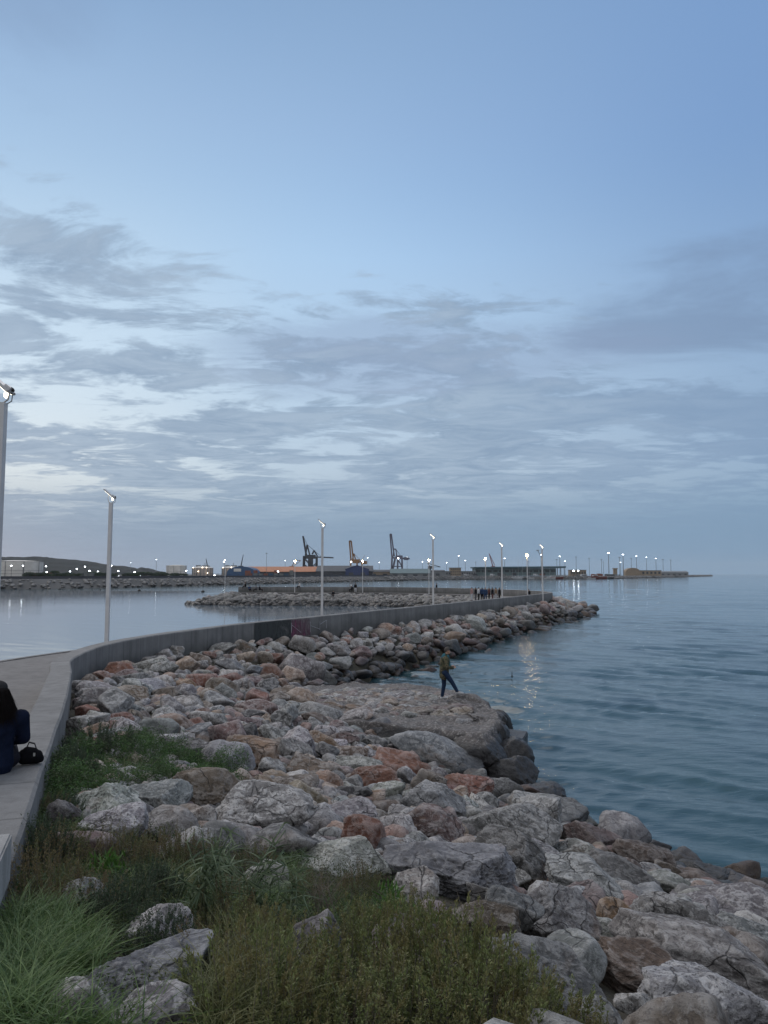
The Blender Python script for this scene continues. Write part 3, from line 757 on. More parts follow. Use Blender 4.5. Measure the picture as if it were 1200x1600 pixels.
def shrub_proto(seed, rad, h, nst, nlf, leafL, leafW, mat_, lean=.35):
    V, Fc, sv, sf = shrub_geo(seed, rad, h, nst, nlf, leafL, leafW, lean)
    ml = npmesh('foliage', V, Fc, False); ml.materials.append(mat_); ms = npmesh('stem', sv, sf); ms.materials.append(M_twig); return ml, ms
OL = [shrub_proto(40+i, .36, .40, 120, 62, .027, .36, M_olive) for i in range(3)]
BR = [shrub_proto(60+i, .28, .42, 85, 60, .021, .36, M_brownleaf, .25) for i in range(3)]
DK = [shrub_proto(80+i, .42, .60, 130, 75, .032, .36, M_dark) for i in range(2)]
def put(name, prs, px, py, sc, label, cat_, group, sz=1.):
    sz = rnd.uniform(.75, 1.35); X, Y, Z = hit(px, py); r_ = empty(name, (X, Y, Z-.05), rnd.uniform(0, 6.28)); r_.scale = (sc, sc, sc*sz)
    ml, ms = prs[rnd.randrange(len(prs))]
    link('foliage', ml, None, r_); link('stem', ms, None, r_); tag(r_, label, cat_, group); return r_
for px, py, sc, lb in [
 (395, 1600, 1., 'olive shrub cut by the bottom edge beside the dry grass'), (500, 1610, 1.05, 'olive shrub cut by the bottom edge left of centre'), (610, 1615, 1.1, 'olive shrub cut by the bottom edge at the centre'),
 (730, 1615, 1.1, 'olive shrub cut by the bottom edge right of centre'), (840, 1625, .95, 'olive shrub at the bottom under the large dark slab'), (585, 1540, 1.05, 'tall olive shrub right of the dark pointed stone'),
 (690, 1545, 1.05, 'olive shrub below the bright green leaves'), (440, 1545, .9, 'olive shrub in front of the dark pointed stone'), (385, 1475, .8, 'olive-brown shrub right of the half-buried white stone'),
 (560, 1475, .95, 'olive shrub below the dry twigs'), (640, 1480, .9, 'olive shrub just under the pale crusted stone'), (790, 1560, .8, 'olive shrub against the large dark slab'),
 (925, 1640, .5, 'small olive shrub at the bottom right of centre')]:
    put('shrub', OL, px, py, sc, lb, 'shrub', 'olive shrubs along the bottom')
for px, py, sc, lb in [
 (265, 1345, .95, 'rusty brown upright shrub in front of the blue-grey boulder'), (300, 1350, .8, 'rusty brown shrub in front of the spotted boulder'), (185, 1350, .85, 'slim brown shrub before the pale cracked boulder'),
 (85, 1345, .95, 'brown shrub against the foot of the sea wall, upper one'), (60, 1400, 1., 'brown shrub beside the pale concrete block'), (120, 1420, 1.0, 'brown shrub between the wall and the yellow-green grass'),
 (490, 1400, .85, 'brown shrub among the dry twigs'), (560, 1400, .7, 'thin brown shrub in front of the pale grey boulder'), (330, 1520, .7, 'rusty shrub right of the flat grey slab'), (735, 1450, .55, 'small brown shrub below the flat-topped boulder'),
 (70, 1270, .8, 'brown shrub in the corner behind the pitted boulder'), (350, 1450, .8, 'brown shrub right of the white half-buried stone'), (400, 1350, .7, 'brown shrub behind the stalky plant'), (860, 1520, .4, 'tiny brown shrub growing beside the large dark slab')]:
    put('brown_shrub', BR, px, py, sc, lb, 'shrub', 'brown shrubs on the slope')
for px, py, sc, lb in [(104, 1215, .6, 'dark weeds hugging the foot of the wall'), (92, 1268, .55, 'dark weeds between the wall foot and the pitted boulder'), (58, 1345, .6, 'dark bush against the wall beside the pale block'), (150, 1178, 1.15, 'dark green bush in front of the cream boulder'), (110, 1225, .7, 'dark scraggly bush at the foot of the wall'), (230, 1400, .6, 'dark low bush left of the yellow-green grass'), (250, 1480, .5, 'dark low bush under the half-buried white stone'), (180, 1440, .6, 'dark low bush below the half-hidden grey stone')]:
    put('dark_bush', DK, px, py, sc, lb, 'bush', 'dark bushes on the slope')
def region(n_, poly, off=0.):
    """world points whose ground shows inside a polygon of the slope"""
    W = np.array([hit(*p)[:2] for p in poly]); lo, hi = W.min(0), W.max(0); out = []
    while len(out) < n_:
        Q = nr.uniform(lo, hi, (n_*2, 2)); Q = Q[inside(Q, [tuple(w) for w in W])]; out += list(Q)
    Q = np.array(out[:n_]); return np.column_stack([Q, terrain(Q[:, 0], Q[:, 1])+off])
# low green ground cover
Pg = region(700, [(60, 1250), (90, 1195), (190, 1165), (300, 1185), (385, 1215), (370, 1240), (260, 1235), (190, 1240), (110, 1265)])
parts = []
gh = .26+.30*fbm(Pg*1.3, 3, 4)
for p, h_ in zip(Pg, gh):
    k_ = 80; t = nr.uniform(0, 1, k_)**.6; d = unit(nr.normal(size=(k_, 3))*[1, 1, .5]+[0, 0, .7]); c = p+[0, 0, -.05]+unit(nr.normal(size=(k_, 3)))*[.13, .13, .10]*nr.uniform(.3, 1, (k_, 1))+np.outer(t, [0, 0, 1])*max(h_, .12)
    parts.append(leaves(c, d, .045, .010, nr, .1))
V, Fc = cat(parts)
tag(link('ground_cover', npmesh('ground_cover', V, Fc, False), M_green), kind='stuff', label='feathery low green plants spread behind the foreground boulders', cat='ground cover')
# grass
parts = []
def tufts(n_, poly, per, L, w, droop, spread, col_h=.0):
    for p in region(n_, poly):
        k_ = per; b0 = p+np.column_stack([nr.normal(0, spread, k_), nr.normal(0, spread, k_), np.full(k_, -.04)])
        d = unit(nr.normal(size=(k_, 3))*.28+[0, 0, 1]); parts.append(blades(b0, d, L*nr.uniform(.5, 1.15, k_), nr.uniform(.6, 1.2, k_)*w, nr, droop))
tufts(150, [(0, 1600), (0, 1440), (60, 1430), (150, 1480), (150, 1530), (60, 1560), (40, 1640)], 26, .34, .007, .7, .035)
tufts(55, [(-40, 1640), (-30, 1560), (80, 1600), (230, 1640)], 20, .36, .008, .7, .04)
tufts(140, [(130, 1380), (230, 1345), (350, 1350), (370, 1410), (300, 1440), (170, 1440)], 26, .20, .0045, .9, .04)
tufts(60, [(70, 1235), (92, 1180), (110, 1190), (100, 1260), (50, 1330), (30, 1400), (20, 1380)], 22, .26, .005, .8, .04)
tufts(120, [(40, 1400), (110, 1250), (170, 1240), (200, 1330), (140, 1420)], 22, .20, .0045, .9, .04)
tufts(90, [(440, 1420), (560, 1380), (620, 1400), (560, 1450)], 16, .16, .004, .9, .04)
tufts(60, [(300, 1440), (460, 1330), (470, 1390), (380, 1440)], 20, .22, .005, .9, .04)
tufts(45, [(80, 1240), (200, 1225), (330, 1250), (120, 1290)], 24, .22, .005, .8, .04)
V, Fc = cat(parts); tag(link('grass', npmesh('grass', V, Fc, False), M_grass), kind='stuff', label='long green grass in the lower left corner and between the stones', cat='grass')
parts = []
tufts(55, [(300, 1640), (300, 1560), (360, 1520), (430, 1530), (440, 1640)], 22, .45, .005, .75, .04)
tufts(35, [(170, 1400), (260, 1360), (330, 1380), (250, 1420)], 16, .26, .0045, .8, .04)
tufts(26, [(90, 1250), (180, 1190), (300, 1210), (200, 1250)], 7, .45, .004, .5, .02)
tufts(20, [(100, 1330), (200, 1300), (260, 1400), (120, 1420)], 8, .42, .0035, .5, .03)
V, Fc = cat(parts); tag(link('dry_grass', npmesh('dry_grass', V, Fc, False), M_dry), kind='stuff', label='yellowish dry grass blades at the bottom and among the shrubs', cat='grass')
# low mixed litter of leaves over the near soil
parts = []
for p in region(1500, [(-60, 1660), (-30, 1420), (60, 1290), (200, 1290), (420, 1330), (640, 1380), (760, 1480), (880, 1660)]):
    k_ = 22; c = p+nr.normal(size=(k_, 3))*[.06, .06, .035]+[0, 0, .03]; parts.append(leaves(c, unit(nr.normal(size=(k_, 3))+[0, 0, .6]), .024, .009, nr))
V, Fc = cat(parts); tag(link('undergrowth', npmesh('undergrowth', V, Fc, False), M_mat), kind='stuff', label='low dark mat of tiny leaves between the shrubs', cat='undergrowth')
# bright leaf clusters
def leaf_cluster(px, py, n_, hgt, label):
    X, Y, Z = hit(px, py); b0 = np.column_stack([nr.normal(0, .055, n_), nr.normal(0, .05, n_), nr.uniform(0, hgt, n_)])
    d = unit(nr.normal(size=(n_, 3))*.45+[0, 0, 1]); V, Fc = blades(b0, d, nr.uniform(.06, .11, n_), nr.uniform(.014, .024, n_), nr, .15, 4)
    o = link('leafy_plant', npmesh('leafy_plant', V, Fc, False), M_bright, loc=(X, Y, Z)); tag(o, label, 'plant', 'bright green leafy plants')
leaf_cluster(612, 1440, 120, .26, 'bright green leafy plant left of the pale crusted stone')
leaf_cluster(640, 1455, 80, .16, 'bright green leaves right below the pale crusted stone')
leaf_cluster(692, 1478, 90, .18, 'bright green leafy plant at the upper shrub edge')
leaf_cluster(722, 1492, 60, .10, 'small bright green leaf cluster left of the large dark slab')
leaf_cluster(165, 1370, 110, .14, 'small bright leafy sprig between the brown shrubs')
# stalky plants
def stalks(px, py, n_, hgt, label, spread=.5):
    X, Y, Z = hit(px, py); rt = empty('stalky_plant', (X, Y, Z), 0); rs = np.random.RandomState(int(px)); mb = MB(); LP, LD = [], []
    for k_ in range(n_):
        a = rs.uniform(0, 6.28); L = hgt*rs.uniform(.6, 1.1); sp = rs.uniform(.2, 1)*spread; pts = []
        c1, c2 = rs.normal(0, .05, 2)
        for j in range(6):
            t = j/5; pts.append((math.cos(a)*sp*L*t*t*1.3+c1*math.sin(t*5), math.sin(a)*sp*L*t*t+c2*math.sin(t*4), L*(t-.35*sp*t*t)))
        mb.tube(pts, .0045, 5)
        for j in range(1, 6):
            for q in range(3): LP.append(pts[j]); LD.append(rs.normal(size=3)*.7+[0, 0, .3])
    mb.build('stem', M_stalk, rt, smooth=True)
    V, Fc = blades(np.array(LP), unit(np.array(LD)), rs.uniform(.08, .17, len(LP)), rs.uniform(.009, .016, len(LP)), rs, .6, 5)
    link('leaf', npmesh('leaf', V, Fc, False), M_stalk, rt); tag(rt, label, 'plant', 'stalky grey-green plants')
stalks(320, 1440, 11, .62, 'tall stalky grey-green plant before the spotted white boulder', .5)
stalks(390, 1430, 12, .60, 'stalky grey-green plant with long curling leaves, right one', .8)
stalks(345, 1400, 8, .45, 'stalky grey-green plant behind the two taller ones', .6)
stalks(440, 1450, 7, .42, 'low stalky plant with curled stems above the pointed stone', .9)
# dry twigs
for px, py, lb in [(505, 1430, 'bare dry twigs in front of the pale grey boulder'), (700, 1490, 'bare dry twigs beside the bright green leaves'), (770, 1470, 'thin dry twigs lying over the brown boulder')]:
    X, Y, Z = hit(px, py); mb = MB(); rs = np.random.RandomState(px)
    for k_ in range(26):
        a = rs.uniform(0, 6.28); L = rs.uniform(.18, .42); b0 = Vector((rs.normal(0, .07), rs.normal(0, .07), 0)); d = Vector((math.cos(a)*.5, math.sin(a)*.5, 1)).normalized()
        q = b0+d*L*.5; e = q+(d+Vector(rs.normal(0, .35, 3))).normalized()*L*.5; e2 = q+(d+Vector(rs.normal(0, .6, 3))).normalized()*L*.35
        mb.bar(b0, q, .004, n=4, w2=.003).bar(q, e, .003, n=4, w2=.0012).bar(q, e2, .0025, n=4, w2=.001)
    o = mb.build('dry_twigs', M_twig, loc=(X, Y, Z)); tag(o, lb, 'dry plant', 'dry twigs')

# ------------------------------------------------------------------ street lamps on the pier
M_pole = simple('white_painted_steel', (.46, .46, .47), .45, 0, .08)
M_head = simple('grey_lamp_metal', (.22, .22, .23), .5)
M_cable = simple('black_cable', (.02, .02, .02), .6)
M_led = emit('cool_led_glow', (1., .93, .75), 3.5)
M_warm = emit('warm_lamp_glow', (1., .70, .36), 110.)
def pier_lamp(h=6.1):
    r_ = empty('pier_lamp'); w = .15
    mb = MB(); mb.box((0, 0, .01), (.34, .34, .03)); mb.bar((0, 0, 0), (0, 0, h), w, n=4, w2=w*.92); mb.build('pole', M_pole, r_)
    mb = MB(); mb.tube([(0, -.02, h-.02), (-.10, -.02, h+.05), (-.13, -.02, h+.22), (-.08, -.02, h+.34)], .014, 6); mb.tube([(0, -.02, h-.02), (.11, -.02, h+.05), (.14, -.02, h+.2), (.10, -.02, h+.30)], .014, 6); mb.build('bracket', M_head, r_)
    hd = MB(); hd.box((0, 0, 0), (.58, .30, .055), bev=.012); hd.box((.20, 0, .045), (.14, .18, .05), bev=.01)
    hd = hd.build('lamp_head', M_pole, r_, loc=(-.06, 0, h+.36)); hd.rotation_euler = (0, R(40), 0)
    g = MB().box((.03, 0, -.032), (.46, .22, .012)).build('lamp_glass', M_led, hd)
    MB().sph((.25, 0, .055), (.05, .05, .035), 2).build('sensor', M_cable, hd, smooth=True)
    MB().sph((.06, 0, h+.14), (.04, .04, .06), 2).build('lamp_bulb', M_led, r_, smooth=True)
    MB().tube([(.09, .0, h-.02), (.17, 0, h+.03), (.18, 0, h+.15), (.12, 0, h+.24)], .009, 5).build('cable', M_cable, r_)
    return r_
L0 = pier_lamp(); index_kids(L0)
lamps = [(-7.03, 13.4, 'nearest white pier lamp, cut by the left edge of the photo'), (-11.5, 31.0, 'white pier lamp standing alone left of the wall bend'), (-4.0, 48.0, 'white pier lamp in front of the raised crane boom and dark warehouse'),
         (4.28, 64.7, 'white pier lamp just right of the third crane'), (13.2, 83.0, 'white pier lamp beside the group of people on the walkway'), (18.9, 88.5, 'white pier lamp at the turn of the pier with a side arm')]
for i, (x, y, lb) in enumerate(lamps):
    o = L0 if i == 0 else copy_tree(L0)
    z = walk_z((x, y)) if y > 24 else 2.3
    o.location = (x, y, z); tag(o, lb, 'street lamp', 'white lamps along the near arm of the pier')
    if i == 0: o.scale = (1, 1, 1.04)
mb = MB(); mb.bar((0, 0, 5.0), (-.5, 0, 5.9), .07, n=6); mb.box((-.52, 0, 5.95), (.3, .18, .08)); mb.build('side_arm', M_head, o)
def ball_lamp():
    r_ = empty('arm_lamp'); MB().bar((0, 0, 0), (0, 0, 5.65), .13, n=8, w2=.10).build('pole', M_pole, r_, smooth=False)
    MB().box((0, 0, 5.72), (.42, .22, .07), bev=.01).build('lamp_head', M_head, r_); MB().sph((0, -.10, 5.66), (.16, .12, .14), 2).build('lamp_glass', M_warm, r_, smooth=True); return r_
B0 = ball_lamp(); index_kids(B0)
for i, (px, Y, lb) in enumerate([(462, 136, 'lit far-arm lamp below the orange warehouse roof'), (567, 135, 'lit far-arm lamp in front of the blue gabled warehouse'), (669.5, 125, 'lit far-arm lamp just left of a white pier lamp'), (757, 114, 'lit far-arm lamp above the group of people'), (821, 93.5, 'lit lamp beside the lone sitter at the pier turn')]):
    o = B0 if i == 0 else copy_tree(B0); X, _, _ = at_y(px, 897, Y); o.location = (X, Y-1.2, 2.15); tag(o, lb, 'street lamp', 'lit lamps along the far arm')
X, _, _ = at_y(355, 897, 137); mb = MB(); mb.bar((0, 0, 0), (0, 0, 4.6), .12, n=8, w2=.10); mb.box((0, 0, 4.66), (.3, .2, .07)); o = mb.build('unlit_pole', M_pole, loc=(X, 135.2, 2.0)); tag(o, 'unlit slim pole at the far end of the pier arm', 'pole')

# ------------------------------------------------------------------ people
def cloth(name, col, var=.2): return simple(name, col, .9, 0, var, 9, .3)
M_skin = simple('skin', (.34, .20, .14), .6, 0, .08)
m, nt, b = mat('camouflage_cloth'); n = N(nt); tc = n.new('ShaderNodeTexCoord').outputs['Object']
v1 = n.noise(tc, 9, 2, .5, 1.); v2 = n.noise(n.scale(tc, (1, 1, 1), (1, 2, 3)), 12, 2, .5, 1.)
c = n.mix(n.mr(v1, .49, .52), (.035, .045, .022), (.11, .095, .055)); c = n.mix(n.mr(v2, .55, .58), c, (.02, .018, .014)); nt.links.new(c, b.inputs['Base Color']); b.inputs['Roughness'].default_value = .95; M_camo = m
def blob(name, segs, vox, mat_, parent=None, sm_=2, faces=None):
    mb = MB()
    for s in segs:
        if len(s) == 2: mb.sph(s[0], s[1], 3); continue
        a, b_, r0, r1 = s; mb.bar(a, b_, 2*r0, n=14, w2=2*r1); mb.sph(a, r0, 2); mb.sph(b_, r1, 2)
    me = bpy.data.meshes.new('tmp'); mb.bm.to_mesh(me); mb.bm.free(); o = bpy.data.objects.new('tmp', me); C.objects.link(o)
    md = o.modifiers.new('r', 'REMESH'); md.mode = 'VOXEL'; md.voxel_size = vox; md.use_smooth_shade = True
    if sm_: s_ = o.modifiers.new('s', 'SMOOTH'); s_.factor = .5; s_.iterations = sm_
    bpy.context.view_layer.update(); dg = bpy.context.evaluated_depsgraph_get(); me2 = bpy.data.meshes.new_from_object(o.evaluated_get(dg)); me2.name = name
    bpy.data.objects.remove(o); bpy.data.meshes.remove(me); me2.materials.clear()
    return link(name, me2, mat_, parent)
def add(a, b_): return tuple(x+y for x, y in zip(a, b_))
def lerp(a, b_, t): return tuple(x+(y-x)*t for x, y in zip(a, b_))
def person(J, vox, jacket, trousers, shoe, hair, hair_segs, label, group=None, fingers=True, hood=None, coat=0., name='person'):
    """J: joints dict. Faces local +X"""
    H = J['head']; nk = J['neck']; fx = J.get('look', (1, 0, -.1))
    f = Vector(fx).normalized(); s_ = Vector((0, 0, 1)).cross(f).normalized()
    def hp(a, b_, c_): return tuple(Vector(H)+f*a+s_*b_+Vector((0, 0, c_)))
    body = [(H, (.078, .072, .105)), (hp(.02, 0, -.06), (.055, .05, .055)), (hp(.085, 0, -.012), hp(.10, 0, -.03), .012, .014), (hp(0, .075, -.01), (.012, .008, .028)), (hp(0, -.075, -.01), (.012, .008, .028)),
            (hp(.075, 0, -.062), hp(.08, 0, -.066), .016, .012), (hp(-.01, 0, -.06), nk, .05, .055), (nk, J['chest'], .06, .11)]
    body += [(J['chest'], J['pelvis'], .12, .12)]
    for sd in ('L', 'R'):
        sh, el, wr, hn = J['sh'+sd], J['el'+sd], J['wr'+sd], J['hn'+sd]; body += [(J['chest'], sh, .09, .055), (sh, el, .05, .038), (el, wr, .037, .024), (wr, lerp(wr, hn, .55), .026, .030)]
        hv = (Vector(hn)-Vector(wr)).normalized(); side = hv.cross(Vector((0, 0, 1))).normalized(); up = side.cross(hv)
        if fingers:
            pal = Vector(wr)+hv*.07; 
            for q, L in zip((-.030, -.010, .010, .030), (.066, .078, .074, .058)):
                k1 = pal+side*q; k2 = k1+hv*L*.5+up*-.01; k3 = k2+(hv*.5-up*.6).normalized()*L*.45; body += [(tuple(k1), tuple(k2), .010, .009), (tuple(k2), tuple(k3), .009, .0075)]
            sg = 1 if sd == 'R' else -1
            t1_ = Vector(wr)+hv*.03+side*sg*.03; t2_ = t1_+(hv*.6+side*sg*.7).normalized()*.04; t3_ = t2_+(hv-up*.2).normalized()*.03; body += [(tuple(t1_), tuple(t2_), .012, .010), (tuple(t2_), tuple(t3_), .010, .008)]
        hp_, kn, an, to = J['hp'+sd], J['kn'+sd], J['an'+sd], J['to'+sd]; body += [(J['pelvis'], hp_, .11, .09), (hp_, kn, .08, .05), (kn, an, .05, .035), (an, to, .035, .03)]
    b0 = blob(name, body, vox, M_skin)
    jk = [(nk, J['chest'], .075, .15), (J['chest'], lerp(J['chest'], J['pelvis'], .5), .165, .155), (lerp(J['chest'], J['pelvis'], .5), add(J['pelvis'], (0, 0, -coat)), .155, .165)]
    for sd in ('L', 'R'): jk += [(J['chest'], J['sh'+sd], .125, .08), (J['sh'+sd], J['el'+sd], .076, .060), (J['el'+sd], lerp(J['el'+sd], J['wr'+sd], .93), .060, .046)]
    blob('jacket', jk, vox*1.2, jacket, b0)
    tr = [(J['pelvis'], add(J['pelvis'], (0, 0, -.03)), .14, .14)]
    for sd in ('L', 'R'): tr += [(J['pelvis'], J['hp'+sd], .13, .11), (J['hp'+sd], J['kn'+sd], .105, .072), (J['kn'+sd], lerp(J['kn'+sd], J['an'+sd], .95), .072, .055)]
    blob('trousers', tr, vox*1.2, trousers, b0)
    for sd in ('L', 'R'):
        an, to = J['an'+sd], J['to'+sd]; bk = lerp(to, an, 1.15); blob('shoe', [(add(an, (0, 0, -.03)), (to[0], to[1], to[2]), .050, .042), ((bk[0], bk[1], an[2]-.045), (to[0], to[1], to[2]-.008), .040, .036)], vox*1.2, shoe, b0)
    blob('hair', [(hp(*a), b_) for a, b_ in hair_segs[0]]+[(hp(*a), hp(*b_), r0, r1) for a, b_, r0, r1 in hair_segs[1]], vox*1.2, hair, b0)
    if hood: blob('hood', [(add(nk, (-.05, 0, -.01)), add(nk, (-.09, 0, -.09)), .075, .085), (add(nk, (.05, .04, -.03)), add(nk, (.09, 0, -.13)), .05, .04), (add(nk, (.05, -.04, -.03)), add(nk, (.09, 0, -.13)), .05, .04), (add(nk, (.10, 0, -.16)), add(nk, (.11, 0, -.38)), .035, .05)], vox*1.2, hood, b0)
    tag(b0, label, 'person', group); return b0
M_dkhair = simple('dark_hair', (.012, .010, .010), .9)
HS = ([((-.012, 0, .025), (.088, .082, .095))], [((-.05, 0, 0), (-.05, 0, -.05), .06, .05)])
px_, py_ = 697, 1090; fx_, fy_, fz_ = at_z(px_-2, py_+2, 1.36)
fz_ = 1.33
J = dict(head=(.10, 0, 1.62), neck=(.05, 0, 1.47), chest=(.01, 0, 1.30), pelvis=(-.02, 0, .95), look=(1, 0, -.5),
         shL=(.01, .19, 1.39), elL=(.02, .27, 1.10), wrL=(.25, .13, 1.07), hnL=(.37, .06, 1.12), shR=(.01, -.19, 1.39), elR=(.02, -.27, 1.10), wrR=(.27, -.12, 1.05), hnR=(.38, -.04, 1.10),
         hpL=(-.02, .10, .90), knL=(.0, .11, .50), anL=(-.07, .12, .09), toL=(.12, .13, .045), hpR=(-.01, -.10, .90), knR=(.22, -.12, .60), anR=(.40, -.13, .28), toR=(.58, -.13, .225))
fm = person(J, .0085, M_camo, cloth('blue_denim', (.018, .032, .065)), simple('pale_trainers', (.42, .42, .43), .7), simple('short_greying_hair', (.06, .05, .045), .8), HS,
            'man in camouflage jacket and blue jeans standing on the ledge with one foot raised', hood=cloth('teal_hood', (.04, .12, .15)), coat=.14)
fm.location = (fx_, fy_, fz_); fm.rotation_euler = (0, 0, R(6))
mb = MB(); mb.box((0, 0, 0), (.15, .075, .012), Euler((0, R(-15), 0)), .003); o = mb.build('mobile_phone', M_cable, loc=(fx_+.375, fy_+.01, fz_+1.115)); tag(o, 'small dark phone held in the hands of the man on the ledge', 'phone')
# stone under the raised foot
p, Fc = rock_verts(4, 4242, .7); me = npmesh('boulder', p, Fc); me.materials.append(lm); o = bpy.data.objects.new('ledge_stone', me); C.objects.link(o)
o.location = (fx_+.72, fy_-.13, fz_+.02); o.scale = (1.15, 1.0, .40); tag(o, 'low dark stone under the raised foot of the standing man', 'stone')
X, Y, Z = at_z(800, 1055, .05); mb = MB(); mb.cyl((0, 0, .05), .03, .34, 8, .012); mb.sph((0, 0, -.02), .05, 2)
o = mb.build('fishing_float', M_cable, loc=(X, Y, .02)); tag(o, 'small dark float bobbing in the water right of the man', 'fishing float')
# the woman seated on the wall
JH = None
iw = int(np.argmin(np.abs(WL[:, 1]-8.15)+(WL[:, 1] > 20)*99)); sp_ = WL[iw]; nn = NL[iw]; ctr = sp_[:2]+nn*.30
J = dict(head=(.03, .0, .77), neck=(.0, 0, .60), chest=(-.02, 0, .42), pelvis=(0, 0, .10), look=(.9, .3, -.25),
         shL=(-.02, .19, .53), elL=(.10, .235, .28), wrL=(.30, .14, .22), hnL=(.40, .08, .22), shR=(-.02, -.20, .53), elR=(.08, -.235, .28), wrR=(.30, -.14, .22), hnR=(.40, -.06, .22),
         hpL=(.08, .11, .09), knL=(.46, .13, .12), anL=(.50, .13, -.30), toL=(.68, .14, -.35), hpR=(.08, -.11, .09), knR=(.46, -.13, .12), anR=(.50, -.13, -.30), toR=(.68, -.14, -.35))
wm_ = person(J, .011, cloth('navy_jacket', (.008, .012, .028), .3), cloth('dark_trousers', (.014, .014, .020)), M_cable, M_dkhair,
             ([((-.012, 0, .02), (.098, .094, .10))], [((-.05, 0, .0), (-.10, .0, -.20), .082, .085), ((-.10, 0, -.18), (-.155, .02, -.33), .085, .04), ((-.02, .07, -.02), (-.08, .11, -.2), .04, .05), ((-.02, -.07, -.02), (-.08, -.11, -.2), .04, .05)]),
             'person with long dark hair in a navy jacket seated on the wall, seen from behind', coat=.04, name='seated_person')
wm_.location = (ctr[0]-.15, ctr[1]-.07, sp_[2]+.02); wm_.rotation_euler = (0, 0, R(118)); wm_.scale = (1.05, 1.16, 1.0)
hs_ = np.random.RandomState(5); k_ = 2600; a_ = hs_.uniform(1.5, 4.8, k_); P_ = np.column_stack([-.02+np.cos(a_)*.095, np.sin(a_)*.095, .80+hs_.uniform(-.08, .03, k_)])
V, Fc = blades(P_, unit(np.column_stack([np.cos(a_)*.25-.12, np.sin(a_)*.25, -np.ones(k_)])+hs_.normal(size=(k_, 3))*.07), hs_.uniform(.14, .30, k_), hs_.uniform(.0015, .003, k_), hs_, .05, 5)
link('loose_hair', npmesh('loose_hair', V, Fc), M_dkhair, wm_)
blob('beanie', [((.02, 0, .84), (.095, .09, .075))], .012, cloth('grey_knit', (.030, .030, .032)), wm_)
bag_xy = sp_[:2]+nn*.10+TAN[iw]*(.12)
o = blob('shoulder_bag', [((-.11, 0, .09), (.11, 0, .08), .085, .075), ((-.06, .0, .13), (.06, 0, .12), .07, .06), ((0, .02, .06), (.15, .05, .05), .06, .045)], .009, simple('black_leather', (.007, .007, .009), .9), None)
o.scale = (.68, .9, .98); o.location = (bag_xy[0]-.03+TAN[iw][0]*.16, bag_xy[1]+TAN[iw][1]*.12, sp_[2]-.012); o.rotation_euler = (0, 0, R(20)); tag(o, 'slouchy black bag lying on the wall beside the seated person', 'bag')
MB().tube([(-.08, 0, .15), (-.03, .02, .24), (.05, .02, .22), (.10, 0, .13)], .009, 6).build('strap', M_cable, o)
MB().box((.06, -.072, .12), (.03, .01, .035)).build('buckle', simple('bag_buckle', (.6, .6, .6), .3, 1.), o)
# small figures far out on the pier
STAND = dict(head=(.02, 0, 1.60), neck=(.0, 0, 1.47), chest=(0, 0, 1.30), pelvis=(0, 0, .95), shL=(0, .18, 1.39), elL=(0, .25, 1.12), wrL=(.08, .24, .88), hnL=(.11, .23, .78), shR=(0, -.18, 1.39), elR=(0, -.25, 1.12), wrR=(.08, -.24, .88), hnR=(.11, -.23, .78),
             hpL=(0, .10, .90), knL=(.02, .11, .50), anL=(-.02, .12, .09), toL=(.15, .13, .045), hpR=(0, -.10, .90), knR=(.03, -.11, .50), anR=(-.02, -.12, .09), toR=(.15, -.13, .045))
SIT = dict(head=(.06, 0, .74), neck=(.02, 0, .60), chest=(-.02, 0, .44), pelvis=(0, 0, .10), shL=(-.02, .18, .53), elL=(.10, .25, .28), wrL=(.30, .14, .22), hnL=(.40, .08, .22), shR=(-.02, -.18, .53), elR=(.10, -.25, .28), wrR=(.30, -.14, .22), hnR=(.40, -.06, .22),
           hpL=(.08, .11, .09), knL=(.46, .13, .12), anL=(.48, .13, -.30), toL=(.64, .14, -.35), hpR=(.08, -.11, .09), knR=(.46, -.13, .12), anR=(.48, -.13, -.30), toR=(.64, -.14, -.35))
CL = {'black': cloth('black_cloth', (.012, .012, .015)), 'white': cloth('white_cloth', (.45, .45, .47)), 'grey': cloth('grey_cloth', (.09, .09, .10)), 'blue': cloth('blue_cloth', (.03, .05, .10)),
      'red': cloth('dull_red_cloth', (.10, .045, .045)), 'tan': cloth('tan_cloth', (.20, .14, .10)), 'pink': cloth('pink_cloth', (.28, .18, .17))}
